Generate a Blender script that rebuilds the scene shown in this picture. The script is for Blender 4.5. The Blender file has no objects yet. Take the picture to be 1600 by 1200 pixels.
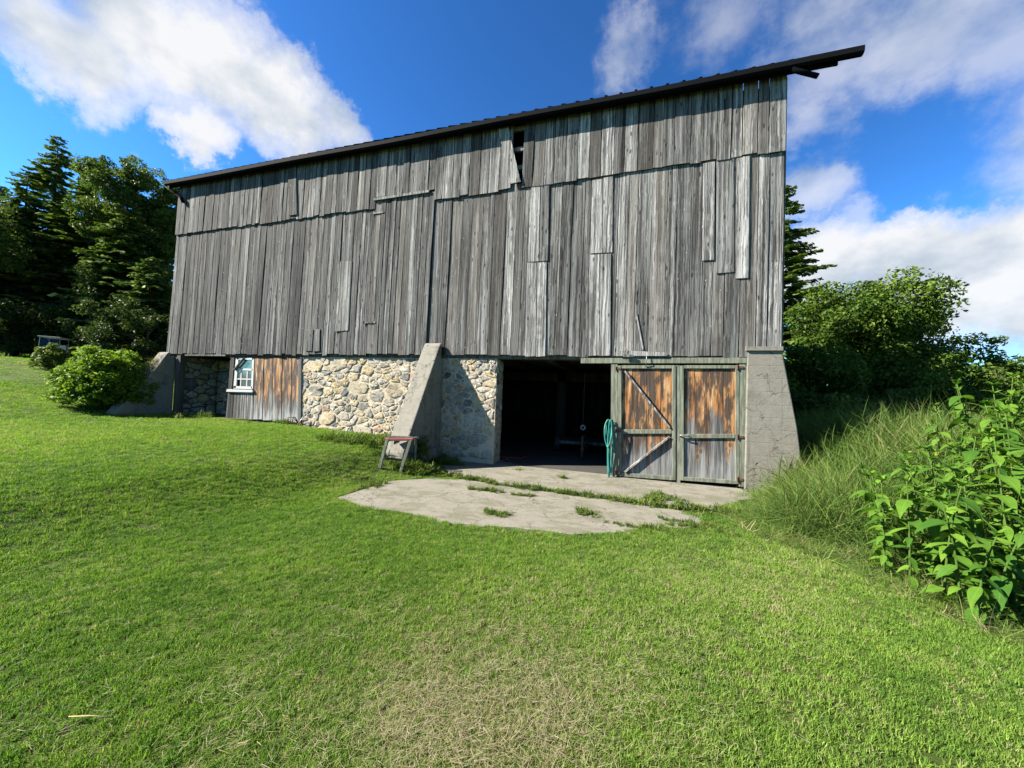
import bpy, math, random
import numpy as np
from mathutils import Vector, Matrix
random.seed(7); RS = np.random.RandomState(11)
SC = bpy.context.scene; COL = SC.collection

# ------------------------------------------------------------------ camera
F, CX, CY = 580.0, 800.0, 600.0          # focal length and centre in photo pixels (1600 x 1200)
YAW, PIT, ROL = (math.radians(a) for a in (17.0268, 1.6315, 2.1678))
HC, WY = 1.5, 8.0                         # camera height over the slab, distance to the barn front
fw = np.array([-math.sin(YAW)*math.cos(PIT), math.cos(YAW)*math.cos(PIT), math.sin(PIT)])
r0 = np.array([math.cos(YAW), math.sin(YAW), 0.0]); u0 = np.cross(r0, fw)
rt = math.cos(ROL)*r0+math.sin(ROL)*u0; up = math.cos(ROL)*u0-math.sin(ROL)*r0
cd = bpy.data.cameras.new('camera'); cam = bpy.data.objects.new('camera', cd); COL.objects.link(cam)
cd.sensor_width = 36.0; cd.lens = F/1600*36; cd.clip_start = .05; cd.clip_end = 3000
M = Matrix.Identity(4)
for i in range(3): M[i][0], M[i][1], M[i][2] = rt[i], up[i], -fw[i]
M[2][3] = HC
cam.matrix_world = M; SC.camera = cam
def ray(px, py): return fw+rt*(px-CX)/F-up*(py-CY)/F
def wl(px, py, Y=WY):                     # photo pixel -> (X, Z) on the plane of the barn front
    d = ray(px, py); d = d*(Y/d[1]); return float(d[0]), float(d[2]+HC)

# ------------------------------------------------------------------ light
SUN = Vector((2.15, 1.0, -1.72)).normalized()      # the way the sunlight travels
SC.view_settings.view_transform = 'Standard'; SC.view_settings.look = 'None'
SC.view_settings.exposure = 2.3; SC.view_settings.gamma = 1.0
sl = bpy.data.lights.new('sun', 'SUN'); sl.energy = 5.0; sl.angle = math.radians(.53); sl.color = (1, .935, .82)
so = bpy.data.objects.new('sun', sl); COL.objects.link(so); so.location = (-20, -10, 25)
so.rotation_euler = SUN.to_track_quat('-Z', 'Y').to_euler()
W = bpy.data.worlds.new('World'); SC.world = W; W.use_nodes = True
SC.cycles.max_bounces = 4; SC.cycles.diffuse_bounces = 3; SC.cycles.glossy_bounces = 2; SC.cycles.transmission_bounces = 3; SC.cycles.transparent_max_bounces = 4
SC.cycles.use_denoising = True

class NT:                                  # small helper for node trees
    def __init__(s, t): s.t = t; s.n = t.nodes; s.l = t.links
    def new(s, typ, ins=None, **kw):
        n = s.n.new(typ)
        for k, v in kw.items(): setattr(n, k, v)
        for k, v in (ins or {}).items():
            if isinstance(v, bpy.types.NodeSocket): s.l.new(v, n.inputs[k])
            else: n.inputs[k].default_value = v
        return n
    def math(s, op, a, b=None, c=None, clamp=False):
        ins = {0: a}
        if b is not None: ins[1] = b
        if c is not None: ins[2] = c
        return s.new('ShaderNodeMath', ins, operation=op, use_clamp=clamp).outputs[0]
    def vmath(s, op, a, b=None, out=0):
        ins = {0: a}
        if b is not None: ins[1] = b
        return s.new('ShaderNodeVectorMath', ins, operation=op).outputs[out]
    def mrange(s, v, a, b, c=0., d=1., smooth=True):
        return s.new('ShaderNodeMapRange', {0: v, 1: a, 2: b, 3: c, 4: d}, interpolation_type='SMOOTHSTEP' if smooth else 'LINEAR').outputs[0]
    def mix(s, f, a, b, typ='MIX'):
        n = s.n.new('ShaderNodeMix'); n.data_type = 'RGBA'; n.blend_type = typ
        for k, v in ((0, f), (6, a), (7, b)):
            if isinstance(v, bpy.types.NodeSocket): s.l.new(v, n.inputs[k])
            else: n.inputs[k].default_value = v if k == 0 else (tuple(v)+(1,))[:4]
        return n.outputs[2]
    def noise(s, vec, scale, detail=4., rough=.55, out=0, dist=0.):
        ins = {'Scale': scale, 'Detail': detail, 'Roughness': rough, 'Distortion': dist}
        if vec is not None: ins['Vector'] = vec
        return s.new('ShaderNodeTexNoise', ins).outputs[out]
    def ramp(s, v, pts):
        n = s.new('ShaderNodeValToRGB', {0: v}); e = n.color_ramp.elements
        while len(e) < len(pts): e.new(.5)
        for el, (p, c) in zip(e, pts): el.position = p; el.color = tuple(c)+(1,)
        return n.outputs[0]
    def scale(s, vec, xyz): return s.vmath('MULTIPLY', vec, xyz)

def build_world():
    N = NT(W.node_tree); N.n.clear()
    out = N.n.new('ShaderNodeOutputWorld'); bg = N.n.new('ShaderNodeBackground')
    sky = N.new('ShaderNodeTexSky', sky_type='NISHITA', sun_disc=False, sun_elevation=math.asin(-SUN.z),
                sun_rotation=math.atan2(-SUN.x, -SUN.y), air_density=1.0, dust_density=.2, ozone_density=3.0, altitude=400)
    d = N.n.new('ShaderNodeTexCoord').outputs['Generated']
    w1 = N.noise(d, 3.2, 9, .68, 1); w = N.vmath('SUBTRACT', w1, (.5, .5, .5)); w = N.scale(w, (.26, .26, .30))
    dw = N.vmath('ADD', d, w)
    blobs = []                             # clouds in view: photo pixel, radius in pixels, weight
    for px, py, r, k in [(0,0,170,.9),(70,60,150,.9),(150,90,150,.9),(230,50,190,.95),(330,100,170,1.),(430,165,130,1.),(515,190,70,.8),(300,215,80,.9),(210,220,45,.5),(60,250,90,.5),
                         (1000,95,90,.48),(1120,70,130,.42),(1270,60,160,.52),(1420,50,180,.55),(1560,60,160,.50),(1270,180,100,.55),
                         (1250,290,80,.62),(1330,320,60,.5),(1480,292,36,.42),
                         (1300,410,110,1.05),(1400,390,90,1.1),(1450,430,130,1.15),(1580,400,140,1.15),(1500,490,130,1.0),(1370,500,120,.8),(1610,500,120,.95),(1540,565,60,.6)]:
        a = ray(px, py); a = a/np.linalg.norm(a); b = ray(px+r*.7, py+r*.7); b = b/np.linalg.norm(b)
        blobs.append((a, float(np.linalg.norm(a-b)), k))
    rs = np.random.RandomState(5)          # the same kind of scattered cumulus over the rest of the sky
    while len(blobs) < 27+14:
        az = rs.uniform(0, 2*math.pi); el = rs.uniform(.1, 1.2)
        a = np.array([math.cos(az)*math.cos(el), math.sin(az)*math.cos(el), math.sin(el)])
        if a@fw/np.linalg.norm(fw) > .42: continue
        blobs.append((a, rs.uniform(.15, .35), rs.uniform(.5, 1.)))
    tot = None
    for a, r, k in blobs:
        ds = N.vmath('DISTANCE', dw, tuple(a), 1)
        v = N.mrange(ds, r*1.35, r*.15, 0, k)
        tot = v if tot is None else N.math('SMOOTH_MAX', tot, v, .12)
    fb = N.noise(N.scale(d, (1, 1, 1.4)), 5.5, 9, .56)
    den = N.math('ADD', tot, N.math('MULTIPLY', N.math('SUBTRACT', fb, .5), .75))
    alpha = N.math('MULTIPLY', N.mrange(den, .30, .58), N.math('ADD', N.math('MULTIPLY', tot, 1.25), -.12, clamp=True))
    sh = N.noise(N.scale(N.vmath('ADD', d, (.02, .0, -.045)), (1, 1, 1.4)), 5.5, 6, .5)
    sh2 = N.noise(N.scale(d, (1, 1, 2.)), 3.0, 4, .5)
    lit = N.math('ADD', N.math('MULTIPLY', N.math('SUBTRACT', fb, sh), 3.0), N.math('ADD', N.math('MULTIPLY', sh2, 1.5), .02), clamp=True)
    ccol = N.ramp(lit, [(0., (.42, .50, .60)), (.45, (.68, .74, .80)), (1., (1.0, 1.0, 1.0))])
    gm = N.new('ShaderNodeGamma', {0: N.scale(sky.outputs[0], (.105, .105, .105)), 1: 1.42}).outputs[0]
    skyc = N.scale(gm, (.64, 1.26, 1.58))
    col = N.mix(N.math('MULTIPLY', alpha, .96), skyc, N.scale(ccol, (.44, .44, .44)))
    N.l.new(col, bg.inputs[0]); bg.inputs[1].default_value = .445; N.l.new(bg.outputs[0], out.inputs[0])
build_world()

# ------------------------------------------------------------------ materials
MAT = {}; ALB = .47                       # all base colours share one scale, set together with the exposure
def mat(name, fn):
    m = bpy.data.materials.new(name); m.use_nodes = True; N = NT(m.node_tree)
    bs = [n for n in N.n if n.type == 'BSDF_PRINCIPLED'][0]
    fn(N, bs); MAT[name] = m; return m
def setc(N, bs, c, rough=.8, bump=None, bstr=.4, bdist=.01, spec=.3):
    if isinstance(c, bpy.types.NodeSocket): N.l.new(N.scale(c, (ALB,)*3), bs.inputs['Base Color'])
    else: bs.inputs['Base Color'].default_value = tuple(x*ALB for x in c)+(1,)
    if isinstance(rough, bpy.types.NodeSocket): N.l.new(rough, bs.inputs['Roughness'])
    else: bs.inputs['Roughness'].default_value = rough
    bs.inputs['Specular IOR Level'].default_value = spec
    if bump is not None:
        b = N.new('ShaderNodeBump', {'Strength': bstr, 'Distance': bdist, 'Height': bump}); N.l.new(b.outputs[0], bs.inputs['Normal'])
def posr(N, amt=37.):                      # position shifted per object, so that no two boards share their grain
    g = N.n.new('ShaderNodeNewGeometry').outputs['Position']; r = N.n.new('ShaderNodeObjectInfo').outputs['Random']
    v = N.new('ShaderNodeCombineXYZ', {0: N.math('MULTIPLY', r, amt), 1: N.math('MULTIPLY', r, amt*1.7), 2: N.math('MULTIPLY', r, amt*2.3)}).outputs[0]
    return g, r, N.vmath('ADD', g, v)
def siding(tone_lo, tone_hi, warm=0.):
    def fn(N, bs):
        g, r, p = posr(N)
        wob = N.scale(N.vmath('SUBTRACT', N.noise(N.scale(p, (1.5, 1.5, 2.2)), 1., 3, .5, 1), (.5, .5, .5)), (.05, .05, .0))
        q = N.vmath('ADD', p, wob)
        fine = N.noise(N.scale(q, (95, 95, .75)), 1., 5, .65)
        mid = N.noise(N.scale(q, (24, 24, .26)), 1., 4, .6)
        big = N.noise(N.scale(p, (4, 4, .45)), 1., 3, .6)
        v = N.math('ADD', N.math('MULTIPLY', fine, .62), N.math('ADD', N.math('MULTIPLY', mid, .85), N.math('MULTIPLY', big, .40)))
        v = N.math('SUBTRACT', v, .46)
        col = N.ramp(v, [(.24, (.012, .011, .010)), (.40, (.10, .097, .092)), (.52, (.25, .245, .232)), (.68, (.56, .55, .53))])
        # knots
        kv = N.new('ShaderNodeTexVoronoi', {'Vector': N.scale(q, (8, 8, 3.0)), 'Scale': 1., 'Randomness': 1.})
        kn = N.mrange(kv.outputs['Distance'], .10, .20, 1., 0.)
        kn = N.math('MULTIPLY', kn, N.math('GREATER_THAN', N.new('ShaderNodeSeparateColor', {0: kv.outputs['Color']}).outputs[0], .45))
        col = N.mix(N.math('MULTIPLY', kn, .75), col, (.02, .018, .017))
        dk = N.mrange(N.noise(N.scale(q, (55, 55, .35)), 1., 5, .7), .54, .66)
        col = N.mix(N.math('MULTIPLY', dk, .85), col, (.022, .020, .018))
        # silver and faint green streaks, rusty nail stains
        st = N.mrange(N.noise(N.scale(p, (9, 9, .18)), 1., 3, .5), .56, .70)
        col = N.mix(N.math('MULTIPLY', st, .45), col, (.40, .43, .41))
        tone = N.mrange(N.math('FRACT', N.math('MULTIPLY', r, 17.3)), 0., 1., tone_lo, tone_hi, False)
        warmth = N.math('MULTIPLY', N.math('GREATER_THAN', N.math('FRACT', N.math('MULTIPLY', r, 41.7)), .80), .30)
        col = N.mix(warmth, col, (.17, .145, .115))
        if warm: col = N.mix(warm, col, (.30, .23, .15))
        sc = N.n.new('ShaderNodeCombineXYZ')
        for i in range(3): N.l.new(tone, sc.inputs[i])
        col = N.vmath('MULTIPLY', col, sc.outputs[0])
        wx = N.mrange(N.new('ShaderNodeSeparateXYZ', {0: g}).outputs[0], -12., 1.5, .66, 1.18)   # the left end has weathered darker
        col = N.vmath('SCALE', col); N.l.new(wx, col.node.inputs['Scale'])
        nv = N.new('ShaderNodeTexVoronoi', {'Vector': N.scale(g, (9, 9, 5)), 'Scale': 1.})
        nail = N.math('MULTIPLY', N.mrange(nv.outputs['Distance'], .07, .10, 1., 0.), N.math('GREATER_THAN', N.new('ShaderNodeSeparateColor', {0: nv.outputs['Color']}).outputs[1], .62))
        col = N.mix(N.math('MULTIPLY', nail, .8), col, (.55, .54, .52))
        h = N.math('ADD', N.math('MULTIPLY', fine, .5), N.math('ADD', mid, N.math('MULTIPLY', kn, -.4)))
        h = N.math('ADD', h, N.math('MULTIPLY', nail, .6))
        setc(N, bs, col, .88, h, .75, .012, .15)
    return fn
mat('weathered_board', siding(.52, 1.30))
mat('weathered_dark', siding(.42, .62))
mat('weathered_pale', siding(1.1, 1.5))
mat('old_beam', siding(.45, .8, .35)); mat('shaded_beam', siding(.14, .24, .2))  # inner timbers get a darkened tone that carries the barn's indoor shade
def doorwood(thr, grey):
    def fn(N, bs):
        g, r, p = posr(N)
        gz = N.new('ShaderNodeSeparateXYZ', {0: N.n.new('ShaderNodeTexCoord').outputs['Generated']}).outputs[2]
        fine = N.noise(N.scale(p, (70, 70, 2.)), 1., 5, .6); mid = N.noise(N.scale(p, (15, 15, .9)), 1., 4, .6, dist=.6)
        v = N.math('ADD', N.math('MULTIPLY', fine, .4), N.math('MULTIPLY', mid, .75))
        brown = N.ramp(v, [(.30, (.014, .009, .006)), (.44, (.15, .062, .022)), (.56, (.46, .20, .06)), (.72, (.72, .48, .25))])
        gr = N.ramp(v, [(.30, (.02, .02, .02)), (.52, (.11, .11, .108)), (.75, (.38, .38, .365))])
        edge = N.math('ADD', gz, N.math('MULTIPLY', N.math('SUBTRACT', N.noise(N.scale(p, (11, 11, 1.2)), 1., 4, .6), .5), 1.1))
        f = N.mrange(edge, thr-.12, thr+.10)
        blk = N.mrange(N.noise(N.scale(p, (6, 6, 1.3)), 1., 5, .65), .42, .55)
        brown = N.mix(N.math('MULTIPLY', blk, .9), brown, N.mix(fine, (.012, .011, .011), (.06, .055, .05)))
        col = N.mix(f, gr, brown)
        bot = N.mrange(edge, .02, .22, 1., 0.)
        col = N.mix(N.math('MULTIPLY', bot, grey), col, (.46, .46, .45))
        kv = N.new('ShaderNodeTexVoronoi', {'Vector': N.scale(p, (4, 4, 2.2)), 'Scale': 1.})
        kn = N.mrange(kv.outputs['Distance'], .09, .15, 1., 0.); ring = N.mrange(kv.outputs['Distance'], .20, .10, 0., 1.)
        col = N.mix(N.math('MULTIPLY', ring, .45), col, (.42, .27, .12)); col = N.mix(N.math('MULTIPLY', kn, .8), col, (.10, .05, .025))
        setc(N, bs, col, .75, N.math('ADD', fine, mid), .5, .008, .25)
    return fn
mat('door_wood', doorwood(.27, .25)); mat('door_wood_grey', doorwood(.55, .2)); mat('shed_wood', doorwood(.36, .85))
def paintgreen(N, bs):
    g, r, p = posr(N)
    n = N.noise(N.scale(p, (25, 25, 3)), 1., 5, .6); m = N.noise(p, 6., 5, .65)
    col = N.mix(N.mrange(n, .35, .7), (.13, .145, .10), (.30, .32, .235))
    col = N.mix(N.mrange(m, .55, .72), col, (.20, .17, .12)); setc(N, bs, col, .8, n, .4, .006)
mat('green_paint', paintgreen)
def concrete(c0, c1, form):
    def fn(N, bs):
        g = N.n.new('ShaderNodeNewGeometry').outputs['Position']
        n = N.noise(g, 9., 8, .7); m = N.noise(g, 1.3, 4, .6); f = N.noise(g, 70., 3, .7)
        col = N.mix(N.math('ADD', N.math('MULTIPLY', n, .7), N.math('MULTIPLY', m, .5), clamp=True), c0, c1)
        col = N.mix(N.math('MULTIPLY', N.mrange(m, .56, .72), .5), col, tuple(x*.45 for x in c0))
        h = N.math('ADD', N.math('MULTIPLY', n, .7), N.math('MULTIPLY', f, .35))
        if form:                            # board marks left by the formwork
            z = N.new('ShaderNodeSeparateXYZ', {0: g}).outputs[2]
            fr = N.math('FRACT', N.math('MULTIPLY', N.math('ADD', z, N.math('MULTIPLY', m, .12)), 4.2))
            ln = N.mrange(N.math('ABSOLUTE', N.math('SUBTRACT', fr, .5)), .0, .06, 1., 0.)
            h = N.math('SUBTRACT', h, N.math('MULTIPLY', ln, .16)); col = N.mix(N.math('MULTIPLY', ln, N.math('MULTIPLY', n, .22)), col, tuple(x*.5 for x in c0))
        stk = N.mrange(N.noise(N.scale(g, (7, 7, .5)), 1., 5, .65), .52, .68); col = N.mix(N.math('MULTIPLY', stk, .45 if form else .0), col, tuple(x*.4 for x in c0))
        ms = N.mrange(N.noise(g, 3.2, 7, .75), .55, .66); col = N.mix(N.math('MULTIPLY', ms, .35), col, (.09, .10, .055))
        crk = N.new('ShaderNodeTexVoronoi', {'Vector': N.vmath('ADD', N.scale(g, (.8, .8, .8)), N.scale(N.noise(g, 3., 4, .6, 1), (.5, .5, .5))), 'Scale': 1.6}, feature='DISTANCE_TO_EDGE').outputs[0]
        cl = N.mrange(crk, .0, .012, 1., 0.); col = N.mix(N.math('MULTIPLY', cl, .8), col, tuple(x*.22 for x in c0))
        setc(N, bs, col, .9, h, .55, .02, .2)
    return fn
mat('concrete', concrete((.165, .152, .122), (.37, .35, .29), True))
def slabm(N, bs):
    concrete((.15, .14, .11), (.38, .355, .295), False)(N, bs)
    g = N.n.new('ShaderNodeNewGeometry').outputs['Position']; s = bs.inputs['Base Color'].links[0].from_socket; bs.inputs['Roughness'].default_value = .95
    d1 = N.mrange(N.noise(N.scale(g, (1, 1.6, 1)), 1.8, 8, .78), .46, .60); d2 = N.mrange(N.noise(g, 9., 6, .75), .54, .68)
    c = N.mix(N.math("MULTIPLY", d1, .62), s, (.07, .07, .042)); c = N.mix(N.math("MULTIPLY", d2, .55), c, (.08, .065, .042))
    c = N.mix(N.math('MULTIPLY', N.mrange(N.noise(g, 30., 3, .6), .62, .70), .6), c, (.05, .045, .03)); N.l.new(c, bs.inputs['Base Color'])
mat('slab_concrete', slabm)
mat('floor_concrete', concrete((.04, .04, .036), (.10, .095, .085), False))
def mortar(N, bs):
    g = N.n.new('ShaderNodeNewGeometry').outputs['Position']; n = N.noise(g, 14., 7, .7); m = N.noise(g, 1.7, 3, .6)
    col = N.mix(n, (.52, .43, .30), (.84, .72, .53)); col = N.mix(N.math('MULTIPLY', N.mrange(m, .5, .7), .45), col, (.52, .45, .33))
    setc(N, bs, col, .95, n, .9, .03, .1)
mat('mortar', mortar)

def stone(N, bs):
    g, r, p = posr(N); n = N.noise(p, 12., 7, .65); m = N.noise(p, 45., 4, .7)
    base = N.ramp(N.math('FRACT', N.math('MULTIPLY', r, 7.7)), [(0., (.54, .41, .22)), (.14, (.60, .48, .30)), (.28, (.33, .31, .27)), (.42, (.60, .53, .41)), (.54, (.20, .20, .195)), (.64, (.56, .45, .28)), (.76, (.50, .46, .39)), (.88, (.62, .54, .42)), (.94, (.46, .26, .17)), (.97, (.30, .29, .27)), (1., (.12, .12, .12))])
    col = N.mix(N.mrange(n, .3, .7), N.scale(base, (.6, .6, .6)), N.scale(base, (1.2, 1.2, 1.2)))
    col = N.mix(N.math('MULTIPLY', N.mrange(N.noise(g, 5., 6, .7), .52, .64), .45), col, (.70, .60, .42))
    setc(N, bs, col, .85, N.math('ADD', n, N.math('MULTIPLY', m, .4)), .7, .025, .2)
mat('stone', stone)
def plain(name, c, rough=.6, metal=0., var=.25, scale=6., spec=.4):
    def fn(N, bs):
        g = N.n.new('ShaderNodeNewGeometry').outputs['Position']; n = N.noise(g, scale, 5, .6)
        col = N.mix(n, tuple(x*(1-var) for x in c), tuple(min(1, x*(1+var)) for x in c))
        setc(N, bs, col, rough, n, .15, .004, spec); bs.inputs['Metallic'].default_value = metal
    return mat(name, fn)
plain('roof_metal', (.010, .011, .012), .85, .0, spec=.04); plain('gutter_metal', (.006, .0065, .0075), .8, .0, spec=.05); plain('shaded_mortar', (.12, .105, .08), .95, 0, .4, 9)  # alcove mortar is darkened, the shade of the recess put into its colour
plain('steel', (.42, .42, .41), .45, .7, .35, 30); plain('rust', (.16, .07, .04), .8, .2, .4, 30)
plain('white_paint', (.62, .62, .60), .6, 0, .2, 20); plain('hose_rubber', (.04, .30, .25), .5, 0, .15, 8)
plain('orange_cord', (.62, .10, .04), .6); plain('red_paint', (.34, .09, .07), .85, 0, .5, 14); plain('dark_rubber', (.02, .02, .021), .7)
plain('cart_white', (.66, .66, .65), .35, 0, .06); plain('cart_seat', (.09, .085, .08), .6); plain('twig', (.30, .24, .15), .9, 0, .3, 20)
plain('soil', (.10, .075, .045), 1., 0, .4, 5); plain('bark', (.10, .08, .06), .95, 0, .45, 9); plain('pale_bark', (.30, .29, .26), .9, 0, .4, 7)
plain('straw_stalk', (.42, .30, .12), .7, 0, .15, 30)
def glassm(N, bs):
    setc(N, bs, (.10, .135, .145), .06, None, spec=.9)
    g = N.n.new('ShaderNodeNewGeometry').outputs['Position']; b = N.new('ShaderNodeBump', {'Strength': .15, 'Distance': .01, 'Height': N.noise(g, 6., 3, .5)})
    N.l.new(b.outputs[0], bs.inputs['Normal'])
mat('old_glass', glassm)
def clearg(N, bs):
    tr = N.new('ShaderNodeBsdfTransparent', {0: (.85, .9, .9, 1)}); gl = N.new('ShaderNodeBsdfGlossy', {0: (.8, .8, .8, 1), 1: .05})
    o = [n for n in N.n if n.type == 'OUTPUT_MATERIAL'][0]; N.l.new(N.new('ShaderNodeMixShader', {0: .02, 1: tr.outputs[0], 2: gl.outputs[0]}).outputs[0], o.inputs[0])
mat('clear_glass', clearg)
def leafmat(name, c0, c1, src='face', trans=.35, rough=.5, tr=(1.15, 1.25, .55), dead=None):
    def fn(N, bs):
        if src == 'face': t = N.new('ShaderNodeAttribute', attribute_name='tint', attribute_type='GEOMETRY').outputs['Fac']
        elif src == 'inst': t = N.new('ShaderNodeAttribute', attribute_name='tint', attribute_type='INSTANCER').outputs['Fac']
        else: t = N.n.new('ShaderNodeObjectInfo').outputs['Random']
        col = N.mix(t, c0, c1)
        if dead: col = N.mix(N.mrange(t, dead[0], dead[1]), N.mix(N.mrange(t, 0, dead[0], 0, 1, False), c0, c1), dead[2])
        if src == 'obj':                       # midrib, side veins and blemishes on the large leaves
            gc = N.new('ShaderNodeSeparateXYZ', {0: N.n.new('ShaderNodeTexCoord').outputs['Generated']}); ay = N.math('ABSOLUTE', N.math('SUBTRACT', gc.outputs[1], .5))
            rib = N.mrange(ay, .008, .03, 1., 0.); vn = N.math('SINE', N.math('MULTIPLY', N.math('SUBTRACT', gc.outputs[0], N.math('MULTIPLY', ay, .55)), 62.))
            col = N.mix(N.math('MULTIPLY', N.mrange(vn, .55, 1.), .22), col, N.scale(col, (.55, .6, .6))); col = N.mix(N.math('MULTIPLY', rib, .6), col, N.scale(col, (1.7, 1.5, 1.8)))
            nz = N.noise(N.n.new('ShaderNodeNewGeometry').outputs['Position'], 22., 5, .6); col = N.mix(N.mrange(nz, .35, .7, 0., .45), col, N.scale(col, (.6, .7, .7))); col = N.mix(N.math('MULTIPLY', N.mrange(nz, .70, .76), .6), col, (.30, .24, .08))
            t2 = N.math('FRACT', N.math('MULTIPLY', t, 9.7)); col = N.mix(N.mrange(t2, .965, .995), col, (.33, .38, .06))
        setc(N, bs, col, max(rough, .5), None, spec=.05)
        tn = N.new('ShaderNodeBsdfTranslucent', {0: N.scale(col, tuple(x*ALB for x in tr))})
        mx = N.new('ShaderNodeMixShader', {0: trans, 1: bs.outputs[0], 2: tn.outputs[0]})
        o = [n for n in N.n if n.type == 'OUTPUT_MATERIAL'][0]; N.l.new(mx.outputs[0], o.inputs[0])
    return mat(name, fn)
leafmat('lawn_blade', (.075, .200, .030), (.34, .52, .085), 'inst', .40, .5, dead=(.84, 1.0, (.50, .46, .24)))
leafmat('tall_blade', (.05, .125, .026), (.26, .37, .085), 'inst', .4, .5, dead=(.76, 1.0, (.58, .48, .27)))
leafmat('dry_straw', (.30, .25, .13), (.50, .45, .29), 'inst', .2, .7)
leafmat('leaf_dark', (.050, .105, .024), (.26, .33, .070), 'face', .35)
leafmat('leaf_mid', (.045, .105, .016), (.23, .33, .05), 'face', .3)
leafmat('leaf_bush', (.06, .15, .016), (.36, .52, .055), 'face', .4, .5)
leafmat('needle', (.060, .140, .042), (.36, .47, .11), 'face', .2, .6)
leafmat('leaf_big', (.07, .19, .028), (.22, .40, .045), 'obj', .4, .5)
leafmat('weed_leaf', (.06, .13, .022), (.24, .31, .07), 'inst', .3)
plain('stem_green', (.085, .15, .03), .95, spec=.05)
leafmat('leaf_shaded', (.022, .050, .014), (.115, .16, .04), 'face', .3)  # understory leaf colour darkened to carry the shade under the left grove
def ground(N, bs):
    g = N.n.new('ShaderNodeNewGeometry').outputs['Position']
    n = N.noise(g, 40., 6, .7); m = N.noise(g, .8, 5, .6); k = N.noise(g, 5., 5, .6)
    col = N.mix(n, (.030, .052, .010), (.11, .17, .030)); col = N.mix(N.mrange(m, .35, .7), col, N.mix(n, (.07, .11, .016), (.19, .24, .05)))
    col = N.mix(N.math('MULTIPLY', N.mrange(k, .58, .72), .5), col, (.10, .085, .05))
    setc(N, bs, col, .95, n, .8, .03, .1)
mat('lawn_ground', ground)

# ------------------------------------------------------------------ helpers
def vnoise(x, y, seed=0):                  # smooth value noise on arrays
    x = np.asarray(x, float); y = np.asarray(y, float); xi = np.floor(x).astype(int); yi = np.floor(y).astype(int)
    h = lambda a, b: np.modf(np.abs(np.sin(a*127.1+b*311.7+seed*74.7)*43758.5453))[0]
    fx = x-xi; fy = y-yi; fx = fx*fx*(3-2*fx); fy = fy*fy*(3-2*fy)
    return (h(xi, yi)*(1-fx)+h(xi+1, yi)*fx)*(1-fy)+(h(xi, yi+1)*(1-fx)+h(xi+1, yi+1)*fx)*fy
def fbm(x, y, seed=0, o=4):
    x = np.asarray(x, float); y = np.asarray(y, float)
    return sum(vnoise(x*2**i, y*2**i, seed+i)*.5**i for i in range(o))/sum(.5**i for i in range(o))
def sstep(a, b, x): t = np.clip((np.asarray(x, float)-a)/(b-a), 0, 1); return t*t*(3-2*t)
SLZ = -.115
def gz0(px, py, z=SLZ): d = ray(px, py); t = (z-HC)/d[2]; return (float(d[0]*t), float(d[1]*t))
APRON = [gz0(*p) for p in [(523,779),(560,765),(605,752),(650,748),(700,748),(748,752),(800,762),(850,768),(900,774),(960,782),(1010,790),(1060,796),(1098,812),(1090,826),(1040,824),(985,829),(935,834),(885,834),(830,828),(760,822),(705,818),(655,806),(600,797),(560,789)]]
SILL = [gz0(*p) for p in [(690,724),(760,716)]]+[(-2.2, 8.15), (2.15, 8.15), (2.15, 7.3)]+[gz0(*p) for p in [(1165,782),(1110,796),(1065,793),(1010,787),(960,779),(900,771),(850,765),(800,759),(748,749),(700,738)]]
KX = np.array([-400, -120, -45, -36, -29, -22, -17, -13.4, -9, -6, -4.6, -3.7, -2.8, 0, 5, 20, 60, 400.])
KZ = np.array([6, 4.2, 2.75, 2.65, 2.35, 1.45, .80, .48, .45, .38, .30, .10, .0, .0, .0, -.3, -.8, -3])
XS = np.linspace(-400, 400, 40001); ZS = np.interp(XS, KX, KZ)
kern = np.hanning(61); kern /= kern.sum(); ZS = np.convolve(np.pad(ZS, 30, mode='edge'), kern, 'valid')
def inpoly(x, y, poly):
    x = np.asarray(x); y = np.asarray(y); c = np.zeros(x.shape, bool); n = len(poly)
    for i in range(n):
        (x1, y1), (x2, y2) = poly[i], poly[(i+1) % n]
        if y1 == y2: continue
        c ^= ((y1 > y) != (y2 > y)) & (x < (x2-x1)*(y-y1)/(y2-y1)+x1)
    return c

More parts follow.
